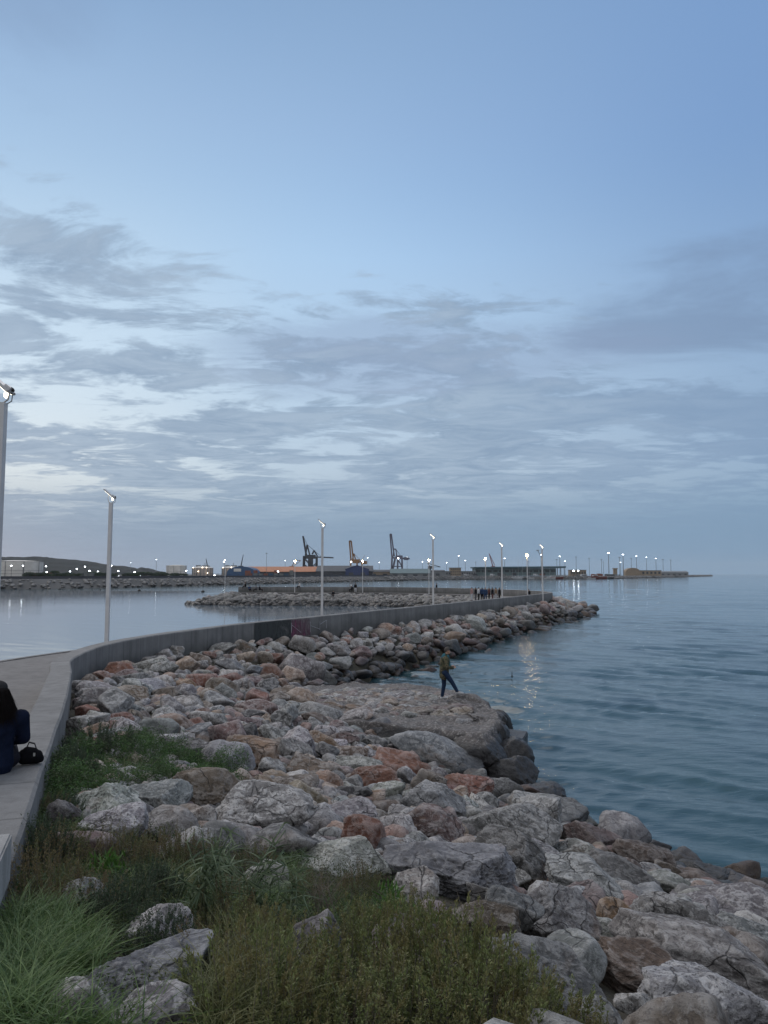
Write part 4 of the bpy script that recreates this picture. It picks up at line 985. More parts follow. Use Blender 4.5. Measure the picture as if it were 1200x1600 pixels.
for (px, Y, z, pose, rz, jc, tc_, lb) in [
  (737, 93.5, 2.15, STAND, 200, 'pink', 'white', 'leftmost of the group, in pale pink, standing by the basin edge'),
  (743, 92, 2.15, STAND, 160, 'black', 'grey', 'person in black in the group, next to the pale pink one'), (747.5, 93, 2.15, STAND, 10, 'white', 'black', 'person in white in the left half of the group'),
  (753, 92, 2.15, STAND, 90, 'blue', 'black', 'person in dark blue left of the lamp post in the group'), (758, 91.4, 2.15, STAND, 270, 'blue', 'blue', 'bulky dark blue figure in the middle of the group'),
  (764, 92.5, 2.15, STAND, 180, 'red', 'black', 'person in dull red in the right half of the group'), (769, 91, 2.15, STAND, 0, 'black', 'red', 'dark clothed person beside the dull red one'),
  (774.5, 92, 2.15, STAND, 150, 'tan', 'white', 'person in a tan coat near the white lamp pole'), (780, 91, 2.15, STAND, 180, 'black', 'black', 'tall dark person touching the white lamp pole'),
  (826.5, 96.5, 3.15-.45, SIT, 190, 'black', 'grey', 'lone person in black sitting by the wall at the pier turn'),
  (682, 131, 2.15, STAND, 200, 'black', 'grey', 'lone dark person walking on the far arm right of the third crane'),
  (384, 137.4, 3.17, SIT, 200, 'black', 'black', 'person in black on the wall at the far end, leftmost of four'), (390, 136.6, 2.6, SIT, 300, 'blue', 'black', 'crouching dark figure below the wall sitter at the far end'),
  (401, 136.3, 2.6, SIT, 180, 'grey', 'black', 'grey clothed sitter at the far end, third of four'), (406, 136.3, 2.6, SIT, 0, 'black', 'black', 'rightmost dark sitter of the four at the far end'),
  (468.5, 136.4, 3.17, SIT, 200, 'white', 'black', 'person in white top sitting on the wall by a lit lamp'),
  (550, 135.4, 2.6, SIT, 190, 'black', 'black', 'dark seated figure left of the standing person on the far arm'), (555.5, 134.4, 2.15, STAND, 250, 'black', 'white', 'person in black top and white trousers on the far arm'),
  (521, 130.5, 1.75, SIT, 260, 'black', 'black', 'small dark figure sitting on the far arm rocks')]:
    J = dict(pose); X, _, _ = at_y(px, 897, Y)
    o = person(J, .030, CL[jc], CL[tc_], M_cable, M_dkhair, HS, lb, 'people out on the pier', fingers=False, name='person'); o.location = (X, Y, z); o.rotation_euler = (0, 0, R(rz))

# ------------------------------------------------------------------ far harbour
GZ = 3.6
M_quay = simple('quay_ground', (.10, .10, .10), .9, 0, .3, .05)
def fx(px, d): return (px-600)/F*d/math.cos(PITCH)*.9965
def fz(py, d): return at_y(600, py, d)[2]
shoreL = [(-900, 230), (-141, 262), (-111, 298), (-83, 367), (0, 560), (12, 640), (140, 800), (237, 812)]
shoreL = [(fx(-700, 180), 205), (fx(-300, 235), 235), (fx(0, 266), 266), (fx(170, 298), 298), (fx(340, 367), 367), (fx(480, 470), 470), (fx(620, 618), 618), (fx(720, 720), 720), (fx(820, 815), 815), (fx(940, 830), 830), (fx(1020, 1150), 1150), (fx(1085, 1600), 1600), (fx(1112, 2000), 2000)]
SLn = catmull([(*p, 0) for p in shoreL], 12)[:, :2]
V = []; 
tn = np.gradient(SLn, axis=0); tn /= np.linalg.norm(tn, axis=1)[:, None]; nl = np.stack([-tn[:, 1], tn[:, 0]], 1)
gz = np.interp(SLn[:, 1], [0, 800, 830, 1200, 2000], [GZ, GZ, 3.0, 3.2, 3.6])
for k_, (p, q) in enumerate(zip(SLn, nl)):
    far_ = 2600 if p[1] < 800 else np.interp(p[1], [800, 900, 2000], [1200, 60, 30])
    w_ = 9 if p[1] < 600 else 4
    V += [(p[0], p[1], -1), (p[0]+q[0]*w_, p[1]+q[1]*w_, gz[k_]), (p[0]+q[0]*(w_+1), p[1]+q[1]*(w_+1), gz[k_]+.02)]
    V += [(p[0]-120*0, max(p[1]+40, 0)+0*far_, gz[k_]) if False else (p[0]+q[0]*40, p[1]+q[1]*40, gz[k_]), (p[0]+q[0]*44, p[1]+q[1]*44, -1)]
k = 5; Fc = [(i*k+j, i*k+j+1, (i+1)*k+j+1, (i+1)*k+j) for i in range(len(SLn)-1) for j in range(k-1)]
tag(link('harbour_quay', npmesh('harbour_quay', V, Fc, False), M_quay), kind='structure')
# the land behind the quay edge
land = [(SLn[i][0]+nl[i][0]*30, SLn[i][1]+nl[i][1]*30) for i in range(0, len(SLn), 4) if SLn[i][1] < 812]
mb = MB(); vs = [mb.bm.verts.new((x, y, GZ-.06)) for x, y in land]+[mb.bm.verts.new((x, y, GZ-.06)) for x, y in [(fx(900, 1500), 1500), (fx(300, 3500), 3500), (-4000, 3500), (-4000, 205)]]
mb.bm.faces.new(vs); tag(mb.build('harbour_ground', M_quay), kind='structure')
# revetment stones
its = []
for k_ in range(4200):
    i = rnd.randrange(len(SLn)); 
    if SLn[i][1] > 640 and rnd.random() < .6: continue
    p, q = SLn[i], nl[i]; u = rnd.random(); j = rnd.uniform(-6, 6); s = rnd.uniform(.7, 1.5)*(1 if p[1] < 600 else 1.4)
    w_ = 9 if p[1] < 600 else 4
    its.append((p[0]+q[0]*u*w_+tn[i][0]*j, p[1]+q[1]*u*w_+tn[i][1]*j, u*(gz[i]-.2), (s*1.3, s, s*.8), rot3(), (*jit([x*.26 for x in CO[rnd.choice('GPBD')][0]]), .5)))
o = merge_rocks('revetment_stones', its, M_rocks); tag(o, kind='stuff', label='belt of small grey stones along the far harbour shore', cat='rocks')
# hill
xs = [-900, -300, 0, 40, 80, 105, 130, 155, 170, 195, 205, 214, 222, 235, 255, 285]; hy = [866, 867, 868.5, 869.3, 869.8, 874, 876.5, 879, 881, 884, 888, 885.5, 887, 891.5, 894, 896.5]
def hill_z(X, Y):
    pxs = 600+X/2600*F; h0 = np.interp(pxs, xs, hy); z = (897-h0)/F*2600
    g_ = np.exp(-((Y-2600)/420)**2)
    return z*g_+(5*fbm(np.stack([X*.012, Y*.012, X*0], 1), 4, 2)+3*np.abs(fbm(np.stack([X*.06, Y*.06, X*0], 1), 3, 8)))*np.clip(z/25, 0, 1)*g_
V, Fc = grid(np.linspace(-3600, -600, 420), np.linspace(1900, 3100, 60), hill_z)
tag(link('hill', npmesh('hill', V, Fc), simple('wooded_hill', (.008, .011, .012), .95, 0, .5, .02)), kind='structure')
# masses of low scrub on the left quay
Mq = {k_: simple(k_, c, .75, 0, .15, .3) for k_, c in {'tank_white': (.52, .50, .47), 'brick_orange': (.33, .13, .06), 'blue_cladding': (.03, .075, .16), 'dark_cladding': (.050, .052, .062), 'navy_cladding': (.028, .045, .12),
      'teal_cladding': (.095, .14, .15), 'teal_roof': (.045, .09, .11), 'beige_render': (.22, .17, .12), 'grey_cladding': (.16, .17, .18), 'dark_steel': (.045, .05, .06), 'orange_steel': (.22, .12, .055), 'violet_steel': (.10, .095, .13),
      'red_steel': (.18, .04, .035), 'boat_white': (.42, .43, .45), 'boat_red': (.13, .03, .025), 'container_red': (.17, .055, .035), 'container_blue': (.03, .07, .12), 'container_grey': (.13, .14, .14), 'dark_glass': (.03, .04, .05), 'lit_wall': (.35, .30, .27)}.items()}
M_white = emit('white_floodlight', (.85, .93, 1.), 12.); M_warmw = emit('warm_floodlight', (1., .80, .55), 10.); M_winlit = emit('lit_window', (1., .85, .6), 3.)
def tank(px0, px1, py0, d, label, name='storage_tank'):
    x0, x1 = fx(px0, d), fx(px1, d); r_ = (x1-x0)/2; h = fz(py0, d)-GZ; rt = empty(name, ((x0+x1)/2, d+r_, GZ))
    MB().cyl((0, 0, h*.47), r_, h*.94, 48).build('shell', Mq['tank_white'], rt, smooth=False)
    MB().cyl((0, 0, h*.97), r_*1.0, h*.06, 48, r_*.35).build('roof', Mq['tank_white'], rt)
    mb = MB(); [mb.cyl((0, 0, h*t), r_*1.012, h*.012, 48) for t in (.40, .93)]; mb.build('ring_walkway', Mq['grey_cladding'], rt)
    mb = MB(); [mb.bar((math.cos(a)*r_*1.01, math.sin(a)*r_*1.01, 0), (math.cos(a)*r_*1.01, math.sin(a)*r_*1.01, h*.93), .25, n=4) for a in [R(190+k_*40) for k_ in range(5)]]; mb.build('stair_rail', Mq['grey_cladding'], rt)
    tag(rt, label, 'storage tank', 'harbour tanks'); return rt
tank(-28, 48, 875, 430, 'wide pale storage tank at the left edge in front of the hill')
tank(257, 288, 882.5, 640, 'smaller pale ribbed tank right of the hill')
def lights_on(rt, pts, mat_, s=.5):
    for p in pts: MB().sph(p, s, 1).build('flood_light', mat_, rt, smooth=True)
def plant(px0, px1, py0, d, label):
    x0, x1 = fx(px0, d), fx(px1, d); w = x1-x0; h = fz(py0, d)-GZ; rt = empty('gas_tank_building', ((x0+x1)/2, d+w/2, GZ))
    MB().cyl((0, 0, h*.4), w/2, h*.8, 32).build('wall', Mq['lit_wall'], rt); MB().cyl((0, 0, h*.88), w/2, h*.16, 32, w*.28).build('roof', Mq['tank_white'], rt)
    mb = MB(); mb.box((-w*.2, -w*.1, h*1.0), (w*.2, w*.2, h*.14)); mb.box((w*.15, -w*.1, h*1.0), (w*.3, w*.2, h*.10)); mb.bar((w*.1, 0, h), (w*.1, 0, h*1.3), .4); mb.build('pipe_deck', Mq['grey_cladding'], rt)
    mb = MB(); [mb.bar((math.cos(a)*w*.51, math.sin(a)*w*.51, 0), (math.cos(a)*w*.51, math.sin(a)*w*.51, h*.8), .5) for a in [R(190+k_*20) for k_ in range(9)]]; mb.build('buttress', Mq['grey_cladding'], rt)
    lights_on(rt, [(w*q, -w*.52, h*z_) for q, z_ in ((-.35, .82), (-.1, .45), (.1, .84), (.3, .83), (.35, .3))], M_warmw, .40)
    tag(rt, label, 'industrial building', 'lit gas tanks'); return rt
plant(298, 330, 884, 700, 'lit round gas tank building, left one of the pair'); plant(345, 374, 884, 700, 'lit round gas tank building behind the blue arched hall')
def gable(px0, px1, py0, pyr, d, dep, wallm, roofm, label, name='warehouse', ridge_along=True, win=0, cat_='warehouse', base=GZ, grp='harbour warehouses'):
    x0, x1 = fx(px0, d), fx(px1, d); w = x1-x0; he = fz(py0, d)-base; hr = fz(pyr, d)-base; rt = empty(name, (x0, d, base))
    if ridge_along:
        mb = MB(); mb.box((w/2, dep/2, he/2), (w, dep, he)); mb.build('wall', wallm, rt)
        mb = MB(); a = [(-.4, -.6, he-.1), (w+.4, -.6, he-.1), (w+.4, dep/2, hr), (-.4, dep/2, hr), (w+.4, dep+.6, he-.1), (-.4, dep+.6, he-.1)]
        vs = [mb.bm.verts.new(p) for p in a]; lo = [mb.bm.verts.new((p[0], p[1], p[2]+.35)) for p in a]
        for q in ((0, 1, 2, 3), (3, 2, 4, 5)): mb.bm.faces.new([lo[i] for i in q]); mb.bm.faces.new([vs[i] for i in q[::-1]])
        for i, j in ((0, 1), (1, 2), (2, 4), (4, 5), (5, 3), (3, 0)): mb.bm.faces.new((vs[i], vs[j], lo[j], lo[i]))
        mb.bm.faces.new((vs[0], vs[3], vs[5])); mb.bm.faces.new((vs[1], vs[4], vs[2]))
        mb.build('roof', roofm, rt)
    else:
        MB().prism([(0, 0), (w, 0), (w, he), (w/2, hr), (0, he)], 0, dep).build('wall', wallm, rt)
        MB().prism([(-.5, he-.1), (w/2, hr+.1), (w+.5, he-.1), (w+.5, he+.5), (w/2, hr+.8), (-.5, he+.5)], -.5, dep).build('roof', roofm, rt)
    n_ = max(1, int(w/9))
    for k_ in range(n_):
        cx = w*(k_+.5)/n_; f_ = MB().box((cx, -.06, he*.30), (4.2, .16, he*.55)).build('door', Mq['dark_steel'], rt)
    for k_ in range(win): MB().box((w*(k_+.5)/win, -.08, he*.75), (w/win*.55, .2, he*.12)).build('window', Mq['dark_glass'], rt)
    tag(rt, label, cat_, grp); return rt
gable(383, 500, 893.5, 885.5, 720, 40, Mq['dark_cladding'], Mq['brick_orange'], 'long warehouse with an orange tiled roof', win=6)
gable(494, 582, 893, 884, 700, 40, Mq['dark_cladding'], Mq['dark_steel'], 'long dark grey warehouse right of the orange roof', win=5)
gable(540, 576, 890, 884.3, 690, 12, Mq['navy_cladding'], Mq['navy_cladding'], 'navy blue gabled warehouse front under the second crane', ridge_along=False)
# blue arched hall
x0, x1 = fx(355, 690), fx(399, 690); w = x1-x0; h = fz(885, 690)-GZ; rt = empty('arched_hall', (x0, 690, GZ))
MB().prism([(0, 0), (w, 0)]+[(w/2+w/2*math.cos(a), h*.35+h*.65*math.sin(a)) for a in np.linspace(0, math.pi, 17)], 0, 30).build('shell', Mq['blue_cladding'], rt)
MB().box((w*.38, -.1, h*.62), (w*.26, .25, h*.3)).build('sign_panel', Mq['tank_white'], rt); MB().box((w*.75, -.1, h*.3), (w*.2, .25, h*.55)).build('door', Mq['container_red'], rt)
tag(rt, 'blue hall with an arched roof left of the orange warehouse', 'warehouse', 'harbour warehouses')
gable(576, 610, 893.5, 890.5, 760, 30, Mq['beige_render'], Mq['dark_steel'], 'low beige shed between blue gable and third crane')
gable(610, 672, 896, 889, 720, 30, Mq['grey_cladding'], Mq['teal_cladding'], 'low grey shed at the foot of the third crane', win=4)
gable(672, 695, 893, 891, 800, 20, Mq['grey_cladding'], Mq['dark_steel'], 'small grey shed right of the third crane')
# office block and low sheds
def block(px0, px1, py0, d, dep, m_, label, floors=3, cols=6, name='office_building', cat_='building', base=GZ):
    x0, x1 = fx(px0, d), fx(px1, d); w = x1-x0; h = fz(py0, d)-base; rt = empty(name, (x0, d, base)); MB().box((w/2, dep/2, h/2), (w, dep, h)).build('wall', m_, rt)
    MB().box((w/2, dep/2, h+.25), (w+.8, dep+.8, .5)).build('roof', Mq['grey_cladding'], rt)
    for f_ in range(floors):
        for c_ in range(cols): MB().box((w*(c_+.5)/cols, -.05, h*(f_+.55)/floors), (w/cols*.5, .15, h/floors*.42)).build('window', Mq['dark_glass'], rt)
    tag(rt, label, cat_, 'harbour buildings'); return rt
block(703, 720, 887.5, 830, 14, Mq['beige_render'], 'small beige office block left of the long market hall', 3, 5)
block(692, 704, 893, 830, 10, Mq['grey_cladding'], 'low grey annex beside the beige office block', 1, 3)
block(720, 743, 893, 840, 10, Mq['grey_cladding'], 'low pale shed between office block and market hall', 1, 6)
# long market hall with overhanging roof
d = 850; x0, x1 = fx(742, d), fx(868, d); w = x1-x0; h = fz(888, d)-GZ; rt = empty('market_hall', (x0, d, GZ))
MB().box((w/2, 14, h/2), (w, 28, h)).build('wall', Mq['teal_cladding'], rt)
MB().prism([(-2, h+.02), (w*1.11, h+.4), (w*1.11, h+2.4), (-2, h+1.6)], -5, 30).build('roof', Mq['teal_roof'], rt)
for k_ in range(14): MB().box((w*(k_+.5)/14, -.08, h*.62), (w/14*.75, .2, h*.28)).build('window', Mq['dark_glass'], rt)
for k_ in range(4): MB().box((w*.3+k_*w*.18, -.09, h*.2), (5, .22, h*.4)).build('door', Mq['dark_steel'], rt)
mb = MB(); [mb.bar((w*1.09, y_, 0), (w*1.09, y_, h+.4), .6) for y_ in (-4, 12, 28)]; mb.build('canopy_post', Mq['grey_cladding'], rt)
tag(rt, 'long teal market hall with a roof overhanging its right end', 'market hall')
block(890, 915, 891, 880, 10, Mq['beige_render'], 'low ochre building right of the market hall', 1, 6, base=3.0)
block(982, 1032, 891.5, 1150, 12, Mq['beige_render'], 'low tan building on the breakwater', 1, 8, base=3.0)
gable(1030, 1074, 894.5, 892.5, 1350, 20, Mq['grey_cladding'], Mq['grey_cladding'], 'long low pale building near the breakwater tip', base=3.0)
d = 1140; x0 = fx(988, d); MB_ = MB().prism([(-11+11*0, 0)]+[(11*math.cos(a), 6+6*math.sin(a)) for a in np.linspace(math.pi, 0, 13)]+[(11, 0)], 0, 14); o = MB_.build('domed_store', Mq['beige_render'], loc=(x0, d, 3.0)); tag(o, 'brown round-roofed store on the breakwater', 'building', 'harbour buildings')
d = 1100; MB().box((0, 0, 0), (1, 1, 1)).bm.free(); mb = MB(); mb.box((0, 0, 5), (5, 5, 10), bev=.3); mb.box((0, 0, 10.6), (6.4, 6.4, 1.4)); o = mb.build('control_tower', Mq['beige_render'], loc=(fx(960, d), d, 3.0)); tag(o, 'squat ochre tower on the breakwater', 'tower')
# containers
for i, (px, m_, lv) in enumerate([(392, 'container_red', 0), (400, 'container_red', 1), (408, 'container_grey', 0), (416, 'container_red', 0), (424, 'container_blue', 0), (432, 'container_red', 1), (440, 'container_grey', 0), (448, 'container_blue', 0), (456, 'container_grey', 1), (58, 'container_red', 0), (66, 'container_grey', 0), (74, 'container_red', 0), (95, 'container_grey', 0), (110, 'container_blue', 0), (125, 'container_grey', 0), (141, 'container_grey', 0)]):
    d = 660 if px > 200 else 395; mb = MB(); mb.box((0, 0, 1.3), (12.2*(.8 if d < 500 else .55)*.5, 2.5, 2.6), bev=.06)
    wd = 12.2*(.8 if d < 500 else .55)*.5
    for q in range(8): mb.box((-wd/2+wd*(q+.5)/8, -1.27, 1.3), (wd/18, .06, 2.3))
    o = mb.build('container', Mq[m_], loc=(fx(px, d), d, GZ+2.65*lv))
    if lv:
        mb = MB(); mb.box((0, 0, 1.3), (wd, 2.5, 2.6), bev=.06); o2 = mb.build('container', Mq['container_grey'], loc=(fx(px, d), d, GZ)); tag(o2, f'grey container beneath the upper one, {px/12:.0f}% across the photo', 'container', 'shipping containers')
    tag(o, f"{m_.split('_')[1]} shipping container on the far quay, {px/12:.0f}% across the photo", 'container', 'shipping containers')
# cranes
def crane(parts_, d, m_, label, dy=16):
    X0 = fx(parts_['x'], d); rt = empty('gantry_crane', (X0, d, GZ)); s = d/F
    def q(px, py, y=0): return ((px-parts_['x'])*s, y, max(fz(py, d)-GZ, 0))
    for key, w_ in (('boom', 1.3), ('frame', 1.0), ('beam', 1.3), ('tie', .35)):
        mb = MB()
        for (a, b_, c_, d_) in parts_[key]:
            for yy in ((-3, 3) if key != 'tie' else (0,)): mb.bar(q(a, b_, yy), q(c_, d_, yy), w_)
            if key == 'boom':
                for t in np.linspace(0, 1, 9): mb.bar(q(a+(c_-a)*t, b_+(d_-b_)*t, -3), q(a+(c_-a)*t, b_+(d_-b_)*t, 3), .7)
        mb.build({'boom': 'boom', 'frame': 'top_frame', 'beam': 'girder', 'tie': 'tie_rod'}[key], m_, rt)
    for (a, b_, c_, d_) in parts_['leg']:
        for yy in (-dy/2, dy/2): MB().bar(q(a, b_, yy*.7), q(c_, d_, yy), 1.3).build('leg', m_, rt)
    mb = MB()
    for (a, b_, c_, d_) in parts_['brace']:
        for yy in (-dy/2, dy/2): mb.bar(q(a, b_, yy), q(c_, d_, yy), .8)
        mb.bar(q(a, b_, -dy/2), q(a, b_, dy/2), .8)
    mb.build('brace', m_, rt)
    for (a, b_, c_, d_) in parts_['house']:
        p0, p1 = q(a, b_), q(c_, d_); MB().box(((p0[0]+p1[0])/2, 0, (p0[2]+p1[2])/2), (abs(p1[0]-p0[0]), 8, abs(p1[2]-p0[2])), bev=.2).build('machine_house', m_, rt)
    for (a, b_) in parts_.get('lamp', ()): MB().sph(q(a, b_, -9), .7, 1).build('flood_light', M_white, rt, smooth=True)
    tag(rt, label, 'crane', 'port cranes')
crane(dict(x=485, boom=[(473.5, 838, 479, 869)], frame=[(480, 851, 477.5, 868), (480, 851, 484, 867), (488, 866, 491, 860), (491, 860, 496, 869)], beam=[(475, 869.5, 521, 871.5)], tie=[(480, 851, 503, 870.5), (474.5, 839, 480, 851), (480, 851, 491, 860)],
           leg=[(475.5, 869, 475, 897), (495, 870, 495, 897)], brace=[(475, 882, 495, 897), (495, 880, 476, 897), (475, 872, 485, 882)], house=[(477, 867, 493, 873), (482, 873, 489, 897)]), 800, Mq['dark_steel'], 'dark grey gantry crane with raised boom behind the orange roof')
crane(dict(x=555, boom=[(546, 845.5, 548.5, 876), (548.8, 845.5, 552, 874), (546, 845.5, 548.8, 845.5)], frame=[(553, 865, 550, 877), (553, 865, 556.5, 877)], beam=[(547, 876, 566, 877.5)], tie=[(553, 865, 564, 876), (566, 875, 570, 867.5)],
           leg=[(548, 876, 548, 897), (558, 877, 558, 897), (566, 877, 566, 897)], brace=[(548, 887, 566, 887)], house=[(551, 874, 562, 880), (564, 876.5, 573.5, 881.5)], lamp=[(549.5, 878)]), 800, Mq['orange_steel'], 'rust orange gantry crane with raised boom above the navy gable')
crane(dict(x=622, boom=[(609.5, 835, 612.5, 872), (611.5, 835, 616, 869), (609.5, 835, 611.5, 835)], frame=[(614, 870, 615.5, 858), (615.5, 858, 618.5, 858), (618.5, 858, 620, 869)], beam=[(613, 871.5, 640, 873)], tie=[(618.5, 858, 627, 870), (611, 836, 615.5, 858)],
           leg=[(612.5, 872, 611.5, 897), (621.5, 872, 621, 897), (628, 872, 628.5, 897), (617.5, 872, 612, 897)], brace=[(612, 885, 628, 885), (612, 891.5, 628, 891.5), (621, 873, 628, 885)], house=[(618, 868, 629, 873), (631, 870.5, 638, 875)], lamp=[(622, 872.5)]), 760, Mq['violet_steel'], 'tall violet-grey gantry crane with the highest raised boom')
def jib(px, py0, px1, py1, d, m_, label, bx=None):
    s = d/F; rt = empty('jib_crane', (fx(px, d), d, GZ)); h = fz(890, d)-GZ
    MB().bar((0, 0, 0), (0, 0, h+2), 2.2, n=4, w2=1.6).build('tower', m_, rt); MB().box((0, 0, h+2.5), (5, 4, 3), bev=.2).build('cab', m_, rt)
    mb = MB(); a = (0, 0, h+3); b_ = ((px1-px)*s, 0, fz(py1, d)-GZ); mb.bar(a, b_, 1.1, w2=.5)
    if bx: mb.bar(b_, ((bx[0]-px)*s, 0, fz(bx[1], d)-GZ), .7); mb.bar(((bx[0]-px)*s, 0, fz(bx[1], d)-GZ), (1, 0, h+3), .5)
    mb.build('jib', m_, rt); tag(rt, label, 'crane', 'jib cranes')
jib(770, 890, 764, 865, 900, Mq['red_steel'], 'small red jib crane left of the market hall', (772, 882))
jib(325, 884, 322.5, 873, 800, Mq['dark_steel'], 'slim jib crane behind the left gas tank'); jib(377, 884, 380.5, 866.5, 780, Mq['dark_steel'], 'slim jib crane above the blue arched hall'); 
jib(456, 888, 462, 875, 850, Mq['orange_steel'], 'small orange crane just over the orange roof', (470, 876)); jib(672, 890, 668, 880, 830, Mq['dark_steel'], 'low dark jib crane behind the white pier lamp', (688, 886))
# masts with lights
def mast(h, bright=True, wm=M_white, s=1.):
    rt = empty('light_mast'); MB().bar((0, 0, 0), (0, 0, h), .75*s, n=6, w2=.45*s).build('pole', Mq['grey_cladding'], rt)
    MB().cyl((0, 0, h+.2), 1.6*s, .5, 10).build('lamp_ring', Mq['grey_cladding'], rt)
    MB().sph((0, 0, h-.25), (.8*s, .8*s, .36*s), 2).build('lamp_glass', wm if bright else Mq['tank_white'], rt, smooth=True); return rt
P_b = mast(1); bpy.data.objects.remove(P_b.children[0]) if False else None
for c in list(P_b.children): bpy.data.objects.remove(c)
bpy.data.objects.remove(P_b)
def zone2(px): return 'beside the gas tanks' if px < 350 else 'over the warehouses' if px < 700 else 'behind the market hall' if px < 880 else 'on the breakwater'
for (px, py, d, br, s) in [(190, 878, 520, 1, .6), (234, 873, 640, 1, .9), (344, 874, 640, 1, 1.), (411.5, 864, 690, 0, .8), (442, 875, 760, 1, .8), (500, 876.5, 690, 1, .8), (574, 870.5, 760, 1, .8), (592.5, 878, 820, 1, .8), (637, 869.5, 830, 1, .8), (661.5, 877, 800, 1, .9),
   (700, 878.5, 850, 1, .9), (719, 867.5, 950, 1, 1.1), (729.5, 875, 900, 1, 1.), (792, 871.5, 980, 1, 1.1), (746, 878, 950, 0, .7), (830, 877, 980, 0, .7), (850, 866, 1000, 1, 1.1), (879.5, 868.5, 1010, 1, 1.2), (888, 876, 950, 1, .9), (875, 874, 950, 0, .8), (905, 870, 1100, 0, .9), (925.5, 872, 1150, 0, .8), (945, 874, 1150, 0, .9), (948, 878, 1150, 0, .7),
   (957, 863, 1050, 1, 1.5), (979.5, 865.5, 1120, 1, 1.5), (974, 870.5, 1100, 0, 1.1), (975.5, 878, 1100, 1, .8), (992, 872, 1200, 0, .9), (1000, 868, 1250, 1, 1.1), (1015.5, 870, 1320, 1, .9), (1030, 872, 1400, 1, 1.), (1041, 874, 1450, 0, .9), (1053, 875, 1500, 0, 1.)]:
    base = GZ if px < 880 else 3.0; o = mast(fz(py, d)-base, br, M_white, s*d/1000); o.location = (fx(px, d), d+20, base)
    tag(o, f"{'lit' if br else 'unlit'} tall light mast {zone2(px)}, {px/12:.1f}% across the photo", 'light mast', 'harbour light masts')
# little lights on short posts in front of the hill
for i, (px, py, d) in enumerate([(25, 884, 424, ), (43, 884, 424), (77, 885, 600), (79, 894, 500), (115, 893, 520), (125, 889, 560), (137, 885.5, 640), (145, 892, 520), (158, 893, 500), (178, 884, 640), (189.5, 892.5, 520), (214.5, 894, 560), (190.5, 900.5, 460), (208, 900.5, 460), (224, 900, 480), (294, 892, 640), (338, 899, 600), (352, 878, 700), (436, 893, 650)]):
    h = fz(py, d)-GZ; rt = empty('yard_light', (fx(px, d), d-4, GZ)); MB().bar((0, 0, 0), (0, 0, max(h, .5)), .22, n=6).build('post', Mq['dark_steel'], rt)
    MB().sph((0, -.2, max(h, .6)), (.5*d/500, .4, .32*d/500), 2).build('lamp_glass', M_white, rt, smooth=True); tag(rt, f'small bright yard light {px/12:.1f}% across the photo, low over the far left quay' if px < 260 else f'small bright yard light {px/12:.1f}% across the photo, by the tanks and sheds', 'yard light', 'yard lights')
# low hedges / tree lumps on the left quay
def lump_tree(px, d, w, h, label):
    n_ = 1400; rs = np.random.RandomState(int(px)); rt = empty('tree', (fx(px, d), d, GZ)); c = rs.normal(size=(9, 3))*[w*.28, w*.15, h*.10]+[0, 0, h*.6]
    P = c[rs.randint(0, 9, n_)]+unit(rs.normal(size=(n_, 3)))*[w*.22, w*.18, h*.26]*rs.uniform(.6, 1, (n_, 1)); V, Fc = leaves(P, unit(rs.normal(size=(n_, 3))), .9, .5, rs)
    link('crown', npmesh('crown', V, Fc, False), M_dark, rt); MB().bar((0, 0, 0), (0, 0, h*.6), .5, n=6, w2=.25).build('trunk', M_twig, rt); tag(rt, label, 'tree', 'trees on the far quay')
for px, d, w, h in [(60, 390, 9, 2.6), (88, 400, 5, 3.5), (104, 380, 10, 2.4), (150, 400, 12, 2.6), (176, 420, 9, 2.2), (205, 430, 10, 2.2), (232, 470, 14, 3.2), (248, 500, 10, 3), (276, 560, 12, 2.4)]:
    lump_tree(px, d, w, h, f'low dark tree on the left quay, {px/12:.0f}% across the photo')
# dark fence line on the left quay
rt = empty('quay_fence', (0, 0, 0)); mb = MB(); 
idx = [i for i in range(len(SLn)) if 230 < SLn[i][1] < 640]
for a, b_ in zip(idx[:-1], idx[1:]):
    pa = SLn[a]+nl[a]*12; pb_ = SLn[b_]+nl[b_]*12; mb.bar((*pa, GZ+1.0), (*pb_, GZ+1.0), .12, n=4); mb.bar((*pa, GZ+2.0), (*pb_, GZ+2.0), .12, n=4); mb.bar((*pa, GZ), (*pa, GZ+2.2), .18, n=4)
mb.build('railing', Mq['dark_steel'], rt)
mb = MB()
for a, b_ in zip(idx[:-1], idx[1:]):
    pa = SLn[a]+nl[a]*11; pb_ = SLn[b_]+nl[b_]*11; dx = pb_-pa; c = (pa+pb_)/2; mb.box((c[0], c[1], GZ+.55), (np.linalg.norm(dx)*1.01, .3, 1.1), Euler((0, 0, math.atan2(dx[1], dx[0]))))
mb.build('kerb_wall', Mq['dark_cladding'], rt); tag(rt, 'dark low wall with railing along the far left quay', 'fence')
